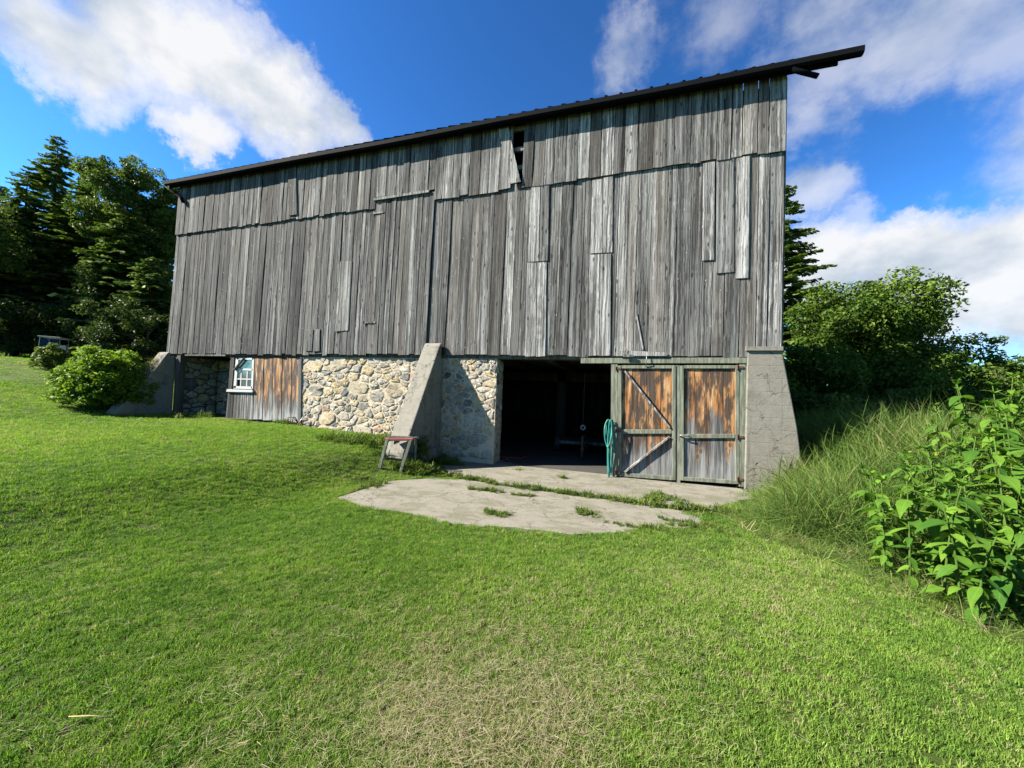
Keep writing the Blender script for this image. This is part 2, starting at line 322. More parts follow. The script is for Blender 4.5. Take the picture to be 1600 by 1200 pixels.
def pdist(x, y, poly):                     # distance to a polygon, 0 inside it
    d = np.full(np.shape(x), 1e9)
    for (x1, y1), (x2, y2) in zip(poly, poly[1:]+poly[:1]):
        ax, ay = x2-x1, y2-y1; t = np.clip(((x-x1)*ax+(y-y1)*ay)/(ax*ax+ay*ay), 0, 1); d = np.minimum(d, np.hypot(x-x1-ax*t, y-y1-ay*t))
    return np.where(inpoly(x, y, poly), 0, d)
def g(x, y):
    x = np.asarray(x, float); y = np.asarray(y, float)
    z = np.interp(x+1.6*(1-sstep(4.2, 7.0, y))*sstep(-9, -4, x), XS, ZS)
    z = z-.105*sstep(2.4, 4.3, y)*sstep(-5.4, -4.2, x)*(1-sstep(7.9, 8.4, y))
    z = z+.75*sstep(2.9, 4.6, x)*(1-sstep(9, 15, y))*sstep(3.2, 6.5, y)*(1-sstep(10, 16, x))
    z = z+.035*(fbm(x*.45, y*.45, 3)-.5)*sstep(.5, 3, np.hypot(x, y))
    z = z*sstep(-1., 1.5, np.hypot(x, y))
    inside = sstep(-3.3, -3.0, x)*(1-sstep(2.4, 2.8, x))*sstep(4.5, 5.0, y)*(1-sstep(20, 22, y))
    ib = sstep(-13.9, -13.6, x)*(1-sstep(2.6, 2.8, x))*sstep(8.0, 8.3, y)*(1-sstep(19.5, 20, y))
    for poly in (APRON, SILL):
        dd = pdist(x, y, poly); t_ = sstep(0., 1.1, dd); z = np.where(dd <= 0, np.minimum(z, SLZ-.05), (SLZ+.0)*(1-t_)+z*t_)
    return z-.05*np.maximum(inside, 0)*0-.30*ib*sstep(-9, -8, x)
def gpix(px, py):                          # photo pixel -> point on the ground
    d = ray(px, py); t = np.concatenate([np.linspace(.5, 20, 1600), np.linspace(20, 90, 900)]); gz = g(d[0]*t, d[1]*t)
    k = int(np.argmax(HC+d[2]*t <= gz)); return np.array([d[0]*t[k], d[1]*t[k], gz[k]])
def at(px, py, fz): d = ray(px, py); return np.array([d[0]*fz, d[1]*fz, HC+d[2]*fz])
class MB:
    def __init__(s): s.v = []; s.f = []; s.t = []
    def add(s, v, f, t=None):
        o = len(s.v); s.v += [tuple(map(float, a)) for a in v]; s.f += [tuple(i+o for i in a) for a in f]
        if t is not None: s.t += [t]*len(f)
    def hexa(s, c):                        # 8 corners: front ring 0..3, back ring 4..7
        s.add(c, [(0, 1, 2, 3), (7, 6, 5, 4), (0, 4, 5, 1), (1, 5, 6, 2), (2, 6, 7, 3), (3, 7, 4, 0)])
    def box(s, x0, x1, y0, y1, z0, z1):
        s.hexa([(x0, y0, z0), (x1, y0, z0), (x1, y0, z1), (x0, y0, z1), (x0, y1, z0), (x1, y1, z0), (x1, y1, z1), (x0, y1, z1)])
    def slab(s, quad, y0, y1):             # quad of (x, z), from plane y0 to plane y1
        s.hexa([(x, y0, z) for x, z in quad]+[(x, y1, z) for x, z in quad])
    def bar(s, a, b, w, h, upv=(0, 0, 1)):
        a = np.array(a, float); b = np.array(b, float); d = b-a; d /= np.linalg.norm(d)
        x = np.cross(d, upv); x = x/np.linalg.norm(x) if np.linalg.norm(x) > 1e-6 else np.array([1., 0, 0]); y = np.cross(x, d)
        q = [(-w/2, -h/2), (w/2, -h/2), (w/2, h/2), (-w/2, h/2)]
        s.hexa([a+x*i+y*j for i, j in q]+[b+x*i+y*j for i, j in q])
    def tube(s, pts, rad, n=8, cap=True):
        pts = [np.array(p, float) for p in pts]
        rad = [rad]*len(pts) if np.isscalar(rad) else rad; o = len(s.v); ref = None
        for i, p in enumerate(pts):
            d = pts[min(i+1, len(pts)-1)]-pts[max(i-1, 0)]; d /= max(np.linalg.norm(d), 1e-9)
            if ref is None: ref = np.array([0, 0, 1.]) if abs(d[2]) < .9 else np.array([1., 0, 0])
            x = np.cross(d, ref); x /= max(np.linalg.norm(x), 1e-9); y = np.cross(x, d); ref = y
            for k in range(n):
                a = 2*math.pi*k/n; s.v.append(tuple(p+(x*math.cos(a)+y*math.sin(a))*rad[i]))
        m0 = len(s.f)
        for i in range(len(pts)-1):
            for k in range(n): s.f.append((o+i*n+k, o+i*n+(k+1) % n, o+(i+1)*n+(k+1) % n, o+(i+1)*n+k))
        if cap: s.f.append(tuple(o+k for k in range(n))[::-1]); s.f.append(tuple(o+(len(pts)-1)*n+k for k in range(n)))
    def mesh(s, name, smooth=False):
        m = bpy.data.meshes.new(name); m.from_pydata(s.v, [], s.f)
        if smooth: m.polygons.foreach_set('use_smooth', [True]*len(m.polygons))
        m.update(); return m
def obj(name, mesh, material, parent=None, smooth=False, loc=None, rot=None, scl=None):
    if isinstance(mesh, MB): mesh = mesh.mesh(name, smooth)
    if material is not None and len(mesh.materials) == 0: mesh.materials.append(MAT[material])
    o = bpy.data.objects.new(name, mesh); COL.objects.link(o); o.parent = parent
    if loc is not None: o.location = loc
    if rot is not None: o.rotation_euler = rot
    if scl is not None: o.scale = scl
    return o
def tag(o, label, cat, group=None):
    o['label'] = label; o['category'] = cat
    if group: o['group'] = group
    return o
def thing(name, label, cat, loc=(0, 0, 0), rz=0, group=None):
    o = bpy.data.objects.new(name, None); COL.objects.link(o); o.location = loc; o.rotation_euler = (0, 0, rz); o.empty_display_size = .2
    return tag(o, label, cat, group)
def bevel(o, w, seg=1):
    md = o.modifiers.new('bevel', 'BEVEL'); md.width = w; md.segments = seg; md.limit_method = 'ANGLE'; return o
def nparr_mesh(name, V, Fq, tint=None):    # V (n,3), Fq (m,k) faces of equal size
    m = bpy.data.meshes.new(name); k = Fq.shape[1]
    m.vertices.add(len(V)); m.vertices.foreach_set('co', V.astype(np.float32).ravel())
    m.loops.add(Fq.size); m.loops.foreach_set('vertex_index', Fq.astype(np.int32).ravel())
    m.polygons.add(len(Fq)); m.polygons.foreach_set('loop_start', np.arange(0, Fq.size, k, dtype=np.int32))
    m.update(calc_edges=True)
    if tint is not None:
        a = m.attributes.new('tint', 'FLOAT', 'FACE'); a.data.foreach_set('value', tint.astype(np.float32))
    return m

# ------------------------------------------------------------------ the ground
def axis(lo, hi, fine_lo, fine_hi, step):
    a = list(np.arange(fine_lo, fine_hi, step)); s = step; x = fine_lo
    while x > lo: s *= 1.22; x -= s; a.insert(0, max(x, lo))
    s = step; x = a[-1]
    while x < hi: s *= 1.22; x += s; a.append(min(x, hi))
    return np.array(a)
gx = axis(-380, 380, -19, 7, .16); gy = axis(-60, 380, -1, 10, .16)
X, Y = np.meshgrid(gx, gy); Z = g(X, Y); nx, ny = len(gx), len(gy)
idx = np.arange(nx*ny).reshape(ny, nx)
fq = np.stack([idx[:-1, :-1], idx[:-1, 1:], idx[1:, 1:], idx[1:, :-1]], -1).reshape(-1, 4)
gm = nparr_mesh('lawn', np.stack([X, Y, Z], -1).reshape(-1, 3), fq); gm.polygons.foreach_set('use_smooth', [True]*len(gm.polygons))
lawn = obj('lawn', gm, 'lawn_ground'); lawn['kind'] = 'structure'

# concrete apron in front of the doors: two slabs with a weedy joint between them
def slab_poly(name, poly, z0, z1, seed):
    pts = []
    n = len(poly)
    for i in range(n):
        a, b = np.array(poly[i]), np.array(poly[(i+1) % n]); L = np.linalg.norm(b-a); k = max(1, int(L/.10))
        for j in range(k):
            p = a+(b-a)*j/k; e = .22 if L < 1.5 else .004
            pts.append(p+(np.array([fbm(p[0]*5, p[1]*5, seed), fbm(p[0]*5, p[1]*5, seed+5)])-.5)*e)
    m = MB(); n = len(pts); c = np.mean(pts, 0)
    top = [(p[0], p[1], z1-.004) for p in pts]; ins = [tuple(np.array([p[0], p[1]])*.985+c*.015)+(z1,) for p in pts]; bot = [(p[0], p[1], z0) for p in pts]
    m.add(ins+top+bot, [tuple(range(n))]+[(i, n+i, n+(i+1) % n, (i+1) % n) for i in range(n)]+[(n+i, 2*n+i, 2*n+(i+1) % n, n+(i+1) % n) for i in range(n)])
    o = obj(name, m, 'slab_concrete'); o['kind'] = 'structure'; return o
slab_poly('concrete_apron', APRON, -.3, SLZ, 1); slab_poly('concrete_sill', SILL, -.3, SLZ+.012, 9)

# ------------------------------------------------------------------ the barn
barn = thing('barn', 'old bank barn of grey weathered boards on a fieldstone base with black eaves', 'barn', (-5.5, WY, 0))
BL = Vector(barn.location)
def bp(name, mesh, material, parent=None, smooth=False):       # barn part, mesh in world coordinates
    p = parent or barn
    o = obj(name, mesh, material, p, smooth); o.matrix_parent_inverse = Matrix.Translation(-BL); return o
def edgeX(z):                              # left and right edge of the siding at height z
    (xl0, zl0), (xl1, zl1) = wl(262, 553), wl(285, 290); (xr0, zr0), (xr1, zr1) = wl(1220, 560), wl(1228, 107)
    return xl0+(xl1-xl0)*(z-zl0)/(zl1-zl0), xr0+(xr1-xr0)*(z-zr0)/(zr1-zr0)
def sx(s, z): a, b = edgeX(z); return a+(b-a)*s
def inv(px, py): x, z = wl(px, py); a, b = edgeX(z); return (x-a)/(b-a)
ZB, ZL, ZE = wl(740, 556)[1], wl(740, 303)[1], 7.57
ZB = 2.37; ZL0, ZL1 = wl(278, 368)[1], wl(1222, 238)[1]
zlap = lambda s: ZL0+(ZL1-ZL0)*s-.03*math.sin(s*math.pi)
rb = random.Random(3)
def lines(forced, wmin, wmax):
    ls = []; forced = sorted(forced)
    for a, b in zip(forced[:-1], forced[1:]):
        n = max(1, round((b-a)*16.5/((wmin+wmax)/2))); ws = [rb.uniform(wmin, wmax) for _ in range(n)]; t = sum(ws); c = a
        for w in ws: ls.append((c, c+(b-a)*w/t)); c += (b-a)*w/t
    return ls
def board(s0, s1, z0, z1, y0, thick, material, parent=None, gap=.020, name='board', tilt=.006):
    g0 = gap/16.5*rb.uniform(.3, 1.); j = lambda e: rb.uniform(-e, e)
    m = MB(); n = 5; sk = j(.006); dy = j(.006); bow = j(.012)
    ring = []
    za, zb = z0+j(.004), z0+j(.004)
    for i in range(n+1):
        t = i/n; z = z0+(z1-z0)*t; b = bow*4*t*(1-t); xa = sx(s0+g0/2, z)+j(.0025); xb = sx(s1-g0/2, z)+j(.0025); yy = y0+dy+b*.7
        zz0, zz1 = (za-sk, zb+sk) if i == 0 else (z, z)
        c = .004
        ring += [(xa, yy+c, zz0), (xa+c, yy, zz0), (xb-c, yy+j(tilt), zz1), (xb, yy+c, zz1), (xb, yy+thick, zz1), (xa, yy+thick, zz0)]
    fs = []
    for i in range(n):
        for k in range(6): a = i*6+k; b = i*6+(k+1) % 6; fs.append((a, b, b+6, a+6))
    fs += [tuple(range(6))[::-1], tuple(n*6+k for k in range(6))]
    m.add(ring, fs)
    return bp(name, m, material, parent)
SD0, SD1 = inv(583, 420), inv(675, 420)                      # hay door in the loft wall
SH0, SH1 = inv(803, 235), inv(819, 235)                      # hole left by a missing board
ZD = wl(630, 307)[1]
for s0, s1 in lines([0, .25, SD0], .12, .25)+lines([SD0, SD1, 1], .18, .31):
    if s0 >= SD0-1e-6 and s1 <= SD1+1e-6: continue
    mt = 'weathered_pale' if rb.random() < .05 else ('weathered_dark' if rb.random() < .15 else 'weathered_board')
    z0 = ZB+rb.uniform(-.012, .03)
    if rb.random() < .12: z0 -= rb.uniform(.01, .04)
    board(s0, s1, z0, zlap(s0)+.12, WY-.045, .03, mt)
for s0, s1 in lines([0, SD0], .13, .25)+lines([SD0, SD1, SH0, SH1, 1], .18, .30):
    if s0 >= SH0-1e-6 and s1 <= SH1+1e-6: continue
    z0 = ZD+.02 if (s0 >= SD0-1e-6 and s1 <= SD1+1e-6) else zlap(s0)+rb.uniform(-.03, .02)
    board(s0, s1, z0, ZE+.14, WY-.085, .032, 'weathered_dark' if rb.random() < .2 else 'weathered_board')
# hay door: narrow boards, a head strip, two strap hinges
hay = bp('hay_door', (lambda m: (m.slab([(sx(SD0+.001, ZB+.1), ZB+.1), (sx(SD1-.001, ZB+.1), ZB+.1), (sx(SD1-.001, ZD-.05), ZD-.05), (sx(SD0+.001, ZD-.05), ZD-.05)], WY-.02, WY+.01), m)[1])(MB()), 'weathered_dark')
def sub(name, mesh, material, parent, smooth=False):
    o = obj(name, mesh, material, parent, smooth); o.matrix_parent_inverse = (Matrix.Translation(BL)@Matrix.Translation(-BL)); return o
for s0, s1 in lines([SD0, SD1], .12, .19):
    board(s0, s1, ZB+rb.uniform(0, .04), ZD-.01+rb.uniform(-.02, 0), WY-.066, .03, 'weathered_board', hay, name='plank').matrix_parent_inverse = Matrix.Identity(4)
m = MB(); a, b = wl(588, 315), wl(674, 302); m.slab([(a[0], a[1]-.03), (b[0], b[1]-.03), (b[0], b[1]+.03), (a[0], a[1]+.03)], WY-.115, WY-.05)
sub('head_strip', m, 'weathered_pale', hay)
for (px, py) in ((584, 336), (571, 505)):
    m = MB(); a = wl(px, py); m.box(a[0], a[0]+.36, WY-.085, WY-.070, a[1]-.02, a[1]+.02); m.tube([(a[0], WY-.085, a[1]-.04), (a[0], WY-.085, a[1]+.04)], .014, 8)
    sub('hinge', m, 'weathered_pale', hay)
# loose and doubled boards nailed over the wall; px corners: top-left, top-right, bottom-right, bottom-left
def patch(q, y, material, name='patch_board', th=.020):
    m = MB(); c = [wl(*p) for p in q]; c = [c[3], c[2], c[1], c[0]]; m.slab(c, y, y+th); return bevel(bp(name, m, material), .004)
Y1 = WY-.068
for q, mt, y in [([(534,410),(553,409),(547,517),(526,519)], 'weathered_pale', Y1), ([(831,292),(845,291),(843,410),(826,411)], 'weathered_board', Y1), ([(846,291),(859,289),(857,409),(844,410)], 'weathered_board', Y1),
                 ([(825,412),(840,412),(838,557),(822,558)], 'weathered_pale', Y1), ([(841,412),(855,411),(853,557),(839,558)], 'weathered_pale', Y1+.004),
                 ([(926,284),(942,282),(941,397),(923,398)], 'weathered_pale', Y1), ([(943,280),(958,278),(957,396),(942,397)], 'weathered_pale', Y1+.003), ([(922,400),(938,399),(936,556),(920,557)], 'weathered_pale', Y1), ([(939,399),(955,398),(954,556),(937,557)], 'weathered_board', Y1),
                 ([(1119,254),(1146,250),(1146,427),(1118,429)], 'weathered_board', Y1), ([(1149,249),(1170,247),(1168,436),(1148,437)], 'weathered_pale', Y1), ([(1098,258),(1116,255),(1115,408),(1097,409)], 'weathered_board', Y1+.004),
                 ([(483,516),(492,515),(490,549),(480,549)], 'weathered_pale', Y1), ([(494,515),(503,515),(502,549),(492,550)], 'weathered_pale', Y1),
                 ([(455,262),(468,260),(469,338),(457,340)], 'weathered_board', WY-.118),
                 ([(778,196),(794,192),(816,289),(801,292)], 'weathered_board', WY-.135), ([(968,548),(1042,552),(1042,557),(968,557)], 'weathered_board', WY-.082), ([(974,552),(990,556),(990,559),(974,559)], 'weathered_board', WY-.112),
                 ([(993,490),(995,490),(1006,547),(1003.5,547)], 'weathered_board', Y1)]:
    patch(q, y, mt)
for py in (206, 238, 266):                                    # wall girts seen through the hole
    a, b = wl(790, py), wl(830, py-2); m = MB(); m.box(a[0], b[0], WY-.04, WY+.02, a[1]-.045, a[1]+.045); bp('girt', m, 'weathered_pale')
# corner boards, frame sill under the siding, loft floor, inner walls
for sa, sb in ((-.0012, .0007), (.9985, 1.0015)):
    m = MB(); m.slab([(sx(sa, ZB), ZB), (sx(sb, ZB), ZB), (sx(sb, ZE+.1), ZE+.1), (sx(sa, ZE+.1), ZE+.1)], WY-.012, WY+.08); bp('corner_post', m, 'weathered_dark')
XL, XR, YB = -13.75, 2.70, 20.0
m = MB(); m.box(XL+.05, XR-.05, WY+.03, WY+.28, ZB-.06, ZB+.25); bp('sill_beam', m, 'old_beam')
m = MB(); m.box(XL+.1, XR-.1, WY+.3, YB-.1, ZB+.10, ZB+.20); bp('loft_floor', m, 'weathered_dark')
for k in range(13):
    m = MB(); x = -12.9+k*1.25; m.box(x-.08, x+.08, WY+.29, YB-.2, ZB-.10, ZB+.095); bp('joist', m, 'shaded_beam')
m = MB(); m.box(XL+.05, XR-.05, YB-.25, YB, -.2, ZE); bp('rear_wall', m, 'weathered_dark')
RS_ = math.tan(math.radians(37.2)); RID = (YB+WY)/2; ZR = ZE+.18+(RID-WY)*RS_
for x0, x1 in ((XL, XL+.06), (XR-.04, XR+.02)):
    m = MB(); q = [(WY+.05, ZB), (YB-.05, ZB), (YB-.05, ZE), (RID, ZR-.1), (WY+.05, ZE)]
    m.add([(x0, y, z) for y, z in q]+[(x1, y, z) for y, z in q], [(4, 3, 2, 1, 0), (5, 6, 7, 8, 9)]+[(i, (i+1) % 5, 5+(i+1) % 5, 5+i) for i in range(5)]); bp('gable_wall', m, 'weathered_board')
for x0, x1 in ((XL-.05, XL+.26), (XR-.4, XR)):
    m = MB(); m.box(x0, x1, WY+.55, YB-.3, -.3, ZB-.02); bp('end_foundation', m, 'mortar')
m = MB(); m.box(-8.4, XR-.05, WY+.10, YB-.26, -.5, SLZ+.002); bp('barn_floor', m, 'floor_concrete')
for x, y in ((-2.0, 12.2), (1.0, 12.2), (-5.2, 12.2), (-2.0, 16)):
    m = MB(); m.box(x-.14, x+.14, y-.14, y+.14, SLZ, ZB-.11); bp('inner_post', m, 'shaded_beam')
m = MB(); m.box(-8, 2.3, 12.06, 12.34, ZB-.38, ZB-.105); bp('inner_beam', m, 'shaded_beam')
# roof: ribbed metal, front slope, fascia, gutter
OV = .21; XG1 = wl(1345, 76, WY-OV)[0]; XD1 = wl(1312, 90, WY-OV)[0]; XG0 = wl(263, 288, WY-OV)[0]
zf = lambda y: ZE+.16+(y-(WY-OV))*RS_
roof = bp('roof', (lambda m: (m.add([(x, y, z+dz) for dz in (0, .06) for x, y, z in [(XG0+.05, WY-OV, zf(WY-OV)), (XD1, WY-OV, zf(WY-OV)), (XD1, RID, zf(RID)), (XG0+.05, RID, zf(RID))]], [(3, 2, 1, 0), (4, 5, 6, 7), (0, 1, 5, 4), (1, 2, 6, 5), (2, 3, 7, 6), (3, 0, 4, 7)]), m)[1])(MB()), 'roof_metal')
m = MB(); zb_ = lambda y: zf(RID)-(y-RID)*RS_
m.add([(x, y, zb_(y)+dz) for dz in (0, .06) for x, y in [(XG0+.05, RID+.005), (XD1, RID+.005), (XD1, YB+.4), (XG0+.05, YB+.4)]], [(3, 2, 1, 0), (4, 5, 6, 7), (0, 1, 5, 4), (1, 2, 6, 5), (2, 3, 7, 6), (3, 0, 4, 7)]); sub('rear_slope', m, 'roof_metal', roof)
nr = int((XD1-XG0)/.30)
for k in range(nr):
    x = XG0+.2+k*.30; m = MB(); m.bar((x, WY-OV-.05, zf(WY-OV)+.06), (x, RID, zf(RID)+.075), .05, .035); sub('rib', m, 'roof_metal', roof)
m = MB(); m.box(XG0+.05, XD1-.02, WY-OV+.004, WY-OV+.035, ZE+.02, ZE+.158); sub('fascia', m, 'roof_metal', roof)
m = MB(); m.box(XG0+.08, XR+.02, WY-OV+.04, WY-.09, ZE+.085, ZE+.105); sub('soffit', m, 'roof_metal', roof)
gut = MB(); prof = [(0, .12), (0, .02), (-.03, 0), (-.085, 0), (-.115, .03), (-.12, .12), (-.128, .12), (-.123, .028), (-.087, -.008), (-.03, -.008), (.0, .012)]
N_ = 24; vs = []; nP = len(prof)
for i in range(N_+1):
    t = i/N_; x = XG0+(XG1-XG0)*t; sag = -.03*math.sin(math.pi*t)-.01*math.sin(t*17)
    vs += [(x, WY-OV+y, ZE+.055+z+sag) for y, z in prof]
fs = [(i*nP+k, i*nP+(k+1) % nP, (i+1)*nP+(k+1) % nP, (i+1)*nP+k) for i in range(N_) for k in range(nP)]+[tuple(range(nP))[::-1], tuple(N_*nP+k for k in range(nP))]
gut.add(vs, fs); gutter = bp('gutter', gut, 'gutter_metal')
def spout(pts):
    m = MB(); m.tube([(wl(px, py, y)[0], y, wl(px, py, y)[1]) for px, py, y in pts], .045, 10); sub('downspout', m, 'gutter_metal', gutter, True)
spout([(1238, 98, WY-OV-.06), (1236, 104, WY-OV-.06), (1240, 109, WY-OV-.06), (1250, 112, WY-OV-.05), (1278, 119, WY-OV)])
spout([(264, 288, WY-OV-.05), (266, 296, WY-OV-.05), (274, 302, WY-OV+.02), (283, 309, WY-.15), (286, 316, WY-.13)])

# fieldstone walls: mortar core with single stones
def clip(poly, a, b, c):                   # keep ax + by <= c
    out = []; n = len(poly)
    for i in range(n):
        p, q = poly[i], poly[(i+1) % n]; dp, dq = a*p[0]+b*p[1]-c, a*q[0]+b*q[1]-c
        if dp <= 0: out.append(p)
        if (dp < 0) != (dq < 0) and dp != dq: t = dp/(dp-dq); out.append((p[0]+(q[0]-p[0])*t, p[1]+(q[1]-p[1])*t))
    return out
def stones(u0, u1, v0, v1, to3, parent, seed, rbig=(.10, .21), n=400, proud=.03):
    rr = random.Random(seed); P = []
    for _ in range(n*40):
        u, v = rr.uniform(u0, u1), rr.uniform(v0, v1); r = rr.choice((rbig[0]*.6, rbig[0]*.75, rbig[0], rbig[0]*1.2, (rbig[0]+rbig[1])/2, rbig[1]*1.35))
        if all(((u-a)*.66)**2+((v-b)*1.05)**2 > ((r+c)*.55)**2 for a, b, c in P): P.append((u, v, r))
        if len(P) >= n: break
    for i, (u, v, r) in enumerate(P):
        poly = [(u0, v0), (u1, v0), (u1, v1), (u0, v1)]
        for j, (a, b, c) in enumerate(P):
            if i == j or abs(a-u) > 1. or abs(b-v) > .8: continue
            du, dv = (a-u)*.66, (b-v)*1.05; d2 = du*du+dv*dv; t = .5+(r*r-c*c)*.25/d2; t = min(.8, max(.2, t))
            nu, nv = du*.66, dv*1.05; poly = clip(poly, nu, nv, nu*(u+(a-u)*t)+nv*(v+(b-v)*t))
            if len(poly) < 3: break
        if len(poly) < 3: continue
        cu, cv = sum(p[0] for p in poly)/len(poly), sum(p[1] for p in poly)/len(poly)
        pts = poly
        k = rr.uniform(.82, .99)
        pts = [(cu+(p[0]-cu)*k*rr.uniform(.9, 1.05), cv+(p[1]-cv)*k*rr.uniform(.9, 1.05)) for p in pts]
        for _ in range(2):
            q = []
            for a in range(len(pts)):
                p0, p1 = pts[a], pts[(a+1) % len(pts)]; e = .16
                q += [(p0[0]*(1-e)+p1[0]*e, p0[1]*(1-e)+p1[1]*e), (p0[0]*e+p1[0]*(1-e), p0[1]*e+p1[1]*(1-e))]
            pts = q
            if len(pts) > 18: break
        pts = [(p[0]+rr.uniform(-.014, .014), p[1]+rr.uniform(-.014, .014)) for p in pts]
        L = len(pts); h = proud*rr.uniform(.45, 1.25); m = MB(); tx, tz = rr.uniform(-.06, .06), rr.uniform(-.10, .06)
        vs = []
        for sc_, hh in ((1.03, -.004), (.99, h*.45), (.93, h*.9), (.5, h)):
            for p in pts:
                a, b = (p[0]-cu)*sc_, (p[1]-cv)*sc_
                vs.append(to3(cu+a, cv+b, hh+(a*tx+b*tz if hh > 0 else 0)+(rr.uniform(-.005, .005) if hh > 0 else 0)))
        vs.append(to3(cu, cv, h*1.03))
        fs = [(q*L+k_, q*L+(k_+1) % L, (q+1)*L+(k_+1) % L, (q+1)*L+k_) for q in range(3) for k_ in range(L)]+[(3*L+k_, 3*L+(k_+1) % L, 4*L) for k_ in range(L)]
        m.add(vs, fs); o = sub('stone', m, 'stone', parent, True)
XJ = -2.84; XS0 = -8.50
m = MB(); m.box(XS0, XJ, WY+.035, WY+.50, -.3, ZB-.04); wallp = bp('stone_wall', m, 'mortar')
stones(XS0+.02, XJ-.01, .0, ZB-.06, lambda u, v, h: (u, WY+.035-h, v), wallp, 4, (.10, .22), 290, .012)
stones(WY+.06, WY+.49, .03, ZB-.06, lambda u, v, h: (XJ+h, u, v), wallp, 8, (.12, .2), 26, .02)
# alcove at the left: recessed fieldstone with a timber jamb
XA0, XA1 = -13.45, -11.22
m = MB(); m.box(XA0-.1, XA1+2.8, WY+1.25, WY+1.6, .1, ZB-.02); alc = bp('recessed_stone_wall', m, 'shaded_mortar')
stones(XA0, XA1+.05, .4, ZB-.05, lambda u, v, h: (u, WY+1.25-h, v), alc, 14, (.12, .22), 60, .05)
m = MB(); m.box(XA0-.05, XA0+.06, WY+.02, WY+1.3, .2, ZB-.02); side = bp('alcove_side_wall', m, 'shaded_mortar')
stones(WY+.06, WY+1.2, .4, ZB-.05, lambda u, v, h: (XA0+.06+h, u, v), side, 19, (.12, .2), 34, .04)
m = MB(); m.box(XA0+.065, XA0+.22, WY-.02, WY+.14, .3, ZB-.02); bp('timber_jamb', m, 'old_beam')
m = MB(); a, b = wl(292, 553), wl(355, 555); m.box(a[0], b[0], WY-.05, WY+.0, ZB-.055, ZB-.012); bp('edge_strip', m, 'weathered_pale')

# buttresses and wing wall of board-marked concrete
def prism_yz(x0, x1, q, name):
    n = len(q); m = MB(); m.add([(x0, y, z) for y, z in q]+[(x1, y, z) for y, z in q], [tuple(range(n)), tuple(range(n, 2*n))[::-1]]+[(i, n+i, n+(i+1) % n, (i+1) % n) for i in range(n)])
    import bmesh
    return bevel(bp(name, m, 'concrete'), .02, 2)
prism_yz(-4.63, -4.20, [(WY+.03, -.2), (WY-1.62, -.2), (WY-1.50, .25), (WY-.26, 2.46), (WY-.19, 2.58), (WY-.12, 2.65), (WY-.088, 2.66), (WY-.088, 2.3), (WY+.03, 2.3)], 'buttress')
prism_yz(-14.0, -13.56, [(WY+.05, .2), (WY-1.45, .2), (WY-1.32, .55), (WY-.50, 1.78), (WY-.22, 2.30), (WY-.16, 2.40), (WY-.09, 2.42), (WY-.088, 2.3), (WY+.05, 2.3)], 'wing_wall')
m = MB(); q = [wl(*p, WY-.06) for p in [(1163,790),(1256,745),(1246,668),(1222,546),(1168,546)]]; n = len(q)
m.add([(x, WY-.06, z) for x, z in q]+[(x, WY+.75, z) for x, z in q], [tuple(range(n)), tuple(range(n, 2*n))[::-1]]+[(i, n+i, n+(i+1) % n, (i+1) % n) for i in range(n)]); cb = bevel(bp('corner_buttress', m, 'concrete'), .02, 2)
m = MB(); a, b = wl(1166, 545, WY-.1), wl(1224, 545, WY-.1); m.box(a[0], b[0], WY-.10, WY-.05, a[1]-.03, a[1]+.045); sub('coping', m, 'concrete', cb)

# double doors: green frame, planks, rails, braces
def quadpart(name, q, y0, y1, material, parent, bev=.004):
    c = [wl(*p) for p in q]; m = MB(); m.slab([c[3], c[2], c[1], c[0]], y0, y1); o = sub(name, m, material, parent)
    if bev: bevel(o, bev)
    return o
q = [(955,569),(965,569),(966,746),(954,746)]
dfr = bp('door_frame', (lambda m: (m.slab([wl(*p) for p in (q[3], q[2], q[1], q[0])], WY-.03, WY+.10), m)[1])(MB()), 'green_paint')
quadpart('frame_post', [(1155,567),(1165,567),(1166,760),(1154,760)], WY-.03, WY+.10, 'green_paint', dfr)
quadpart('frame_head', [(908,560),(1166,559),(1166,568),(908,568)], WY-.045, WY+.02, 'green_paint', dfr)
quadpart('frame_post', [(1056,570),(1062,570),(1063,756),(1056,752)], WY-.02, WY+.06, 'green_paint', dfr)
def door(xl, xr, yt, ym, yb, ybr, nb, braces, mats):
    lerp = lambda a, b, t: a+(b-a)*t
    bot = lambda x: lerp(yb, ybr, (x-xl)/(xr-xl))
    w = 5.5
    d = bp('door', (lambda m: (m.slab([wl(xl+.5, bot(xl)-.5), wl(xl+w, bot(xl+w)-.5), wl(xl+w, yt+.5), wl(xl+.5, yt+.5)], WY-.035, WY+.0), m)[1])(MB()), 'green_paint')
    bevel(d, .004)
    quadpart('stile', [(xr-w,yt),(xr,yt),(xr,bot(xr)),(xr-w,bot(xr-w))], WY-.035, WY+.0, 'green_paint', d)
    for ya, yb2 in ((yt, yt+5), (ym, ym+6.5)): quadpart('rail', [(xl+w+.3,ya),(xr-w-.3,ya),(xr-w-.3,yb2),(xl+w+.3,yb2)], WY-.033, WY-.001, 'green_paint', d)
    quadpart('rail', [(xl+w+.3,bot(xl)-6),(xr-w-.3,bot(xr)-6),(xr-w-.3,bot(xr)),(xl+w+.3,bot(xl))], WY-.033, WY-.001, 'green_paint', d)
    for i in range(nb):
        a, b = lerp(xl+1, xr-1, i/nb)+.3, lerp(xl+1, xr-1, (i+1)/nb)-.3
        quadpart('plank', [(a,yt+1),(b,yt+1),(b,bot(b)-1),(a,bot(a)-1)], WY+.002+.002*(i % 2), WY+.028, mats[i % len(mats)], d, .003)
    for a, b in braces:
        A, B = wl(*a), wl(*b); m = MB(); m.bar((A[0], WY-.02, A[1]), (B[0], WY-.02, B[1]), .032, .085, (0, 1, 0)); o = sub('brace', m, 'weathered_pale', d)
    return d
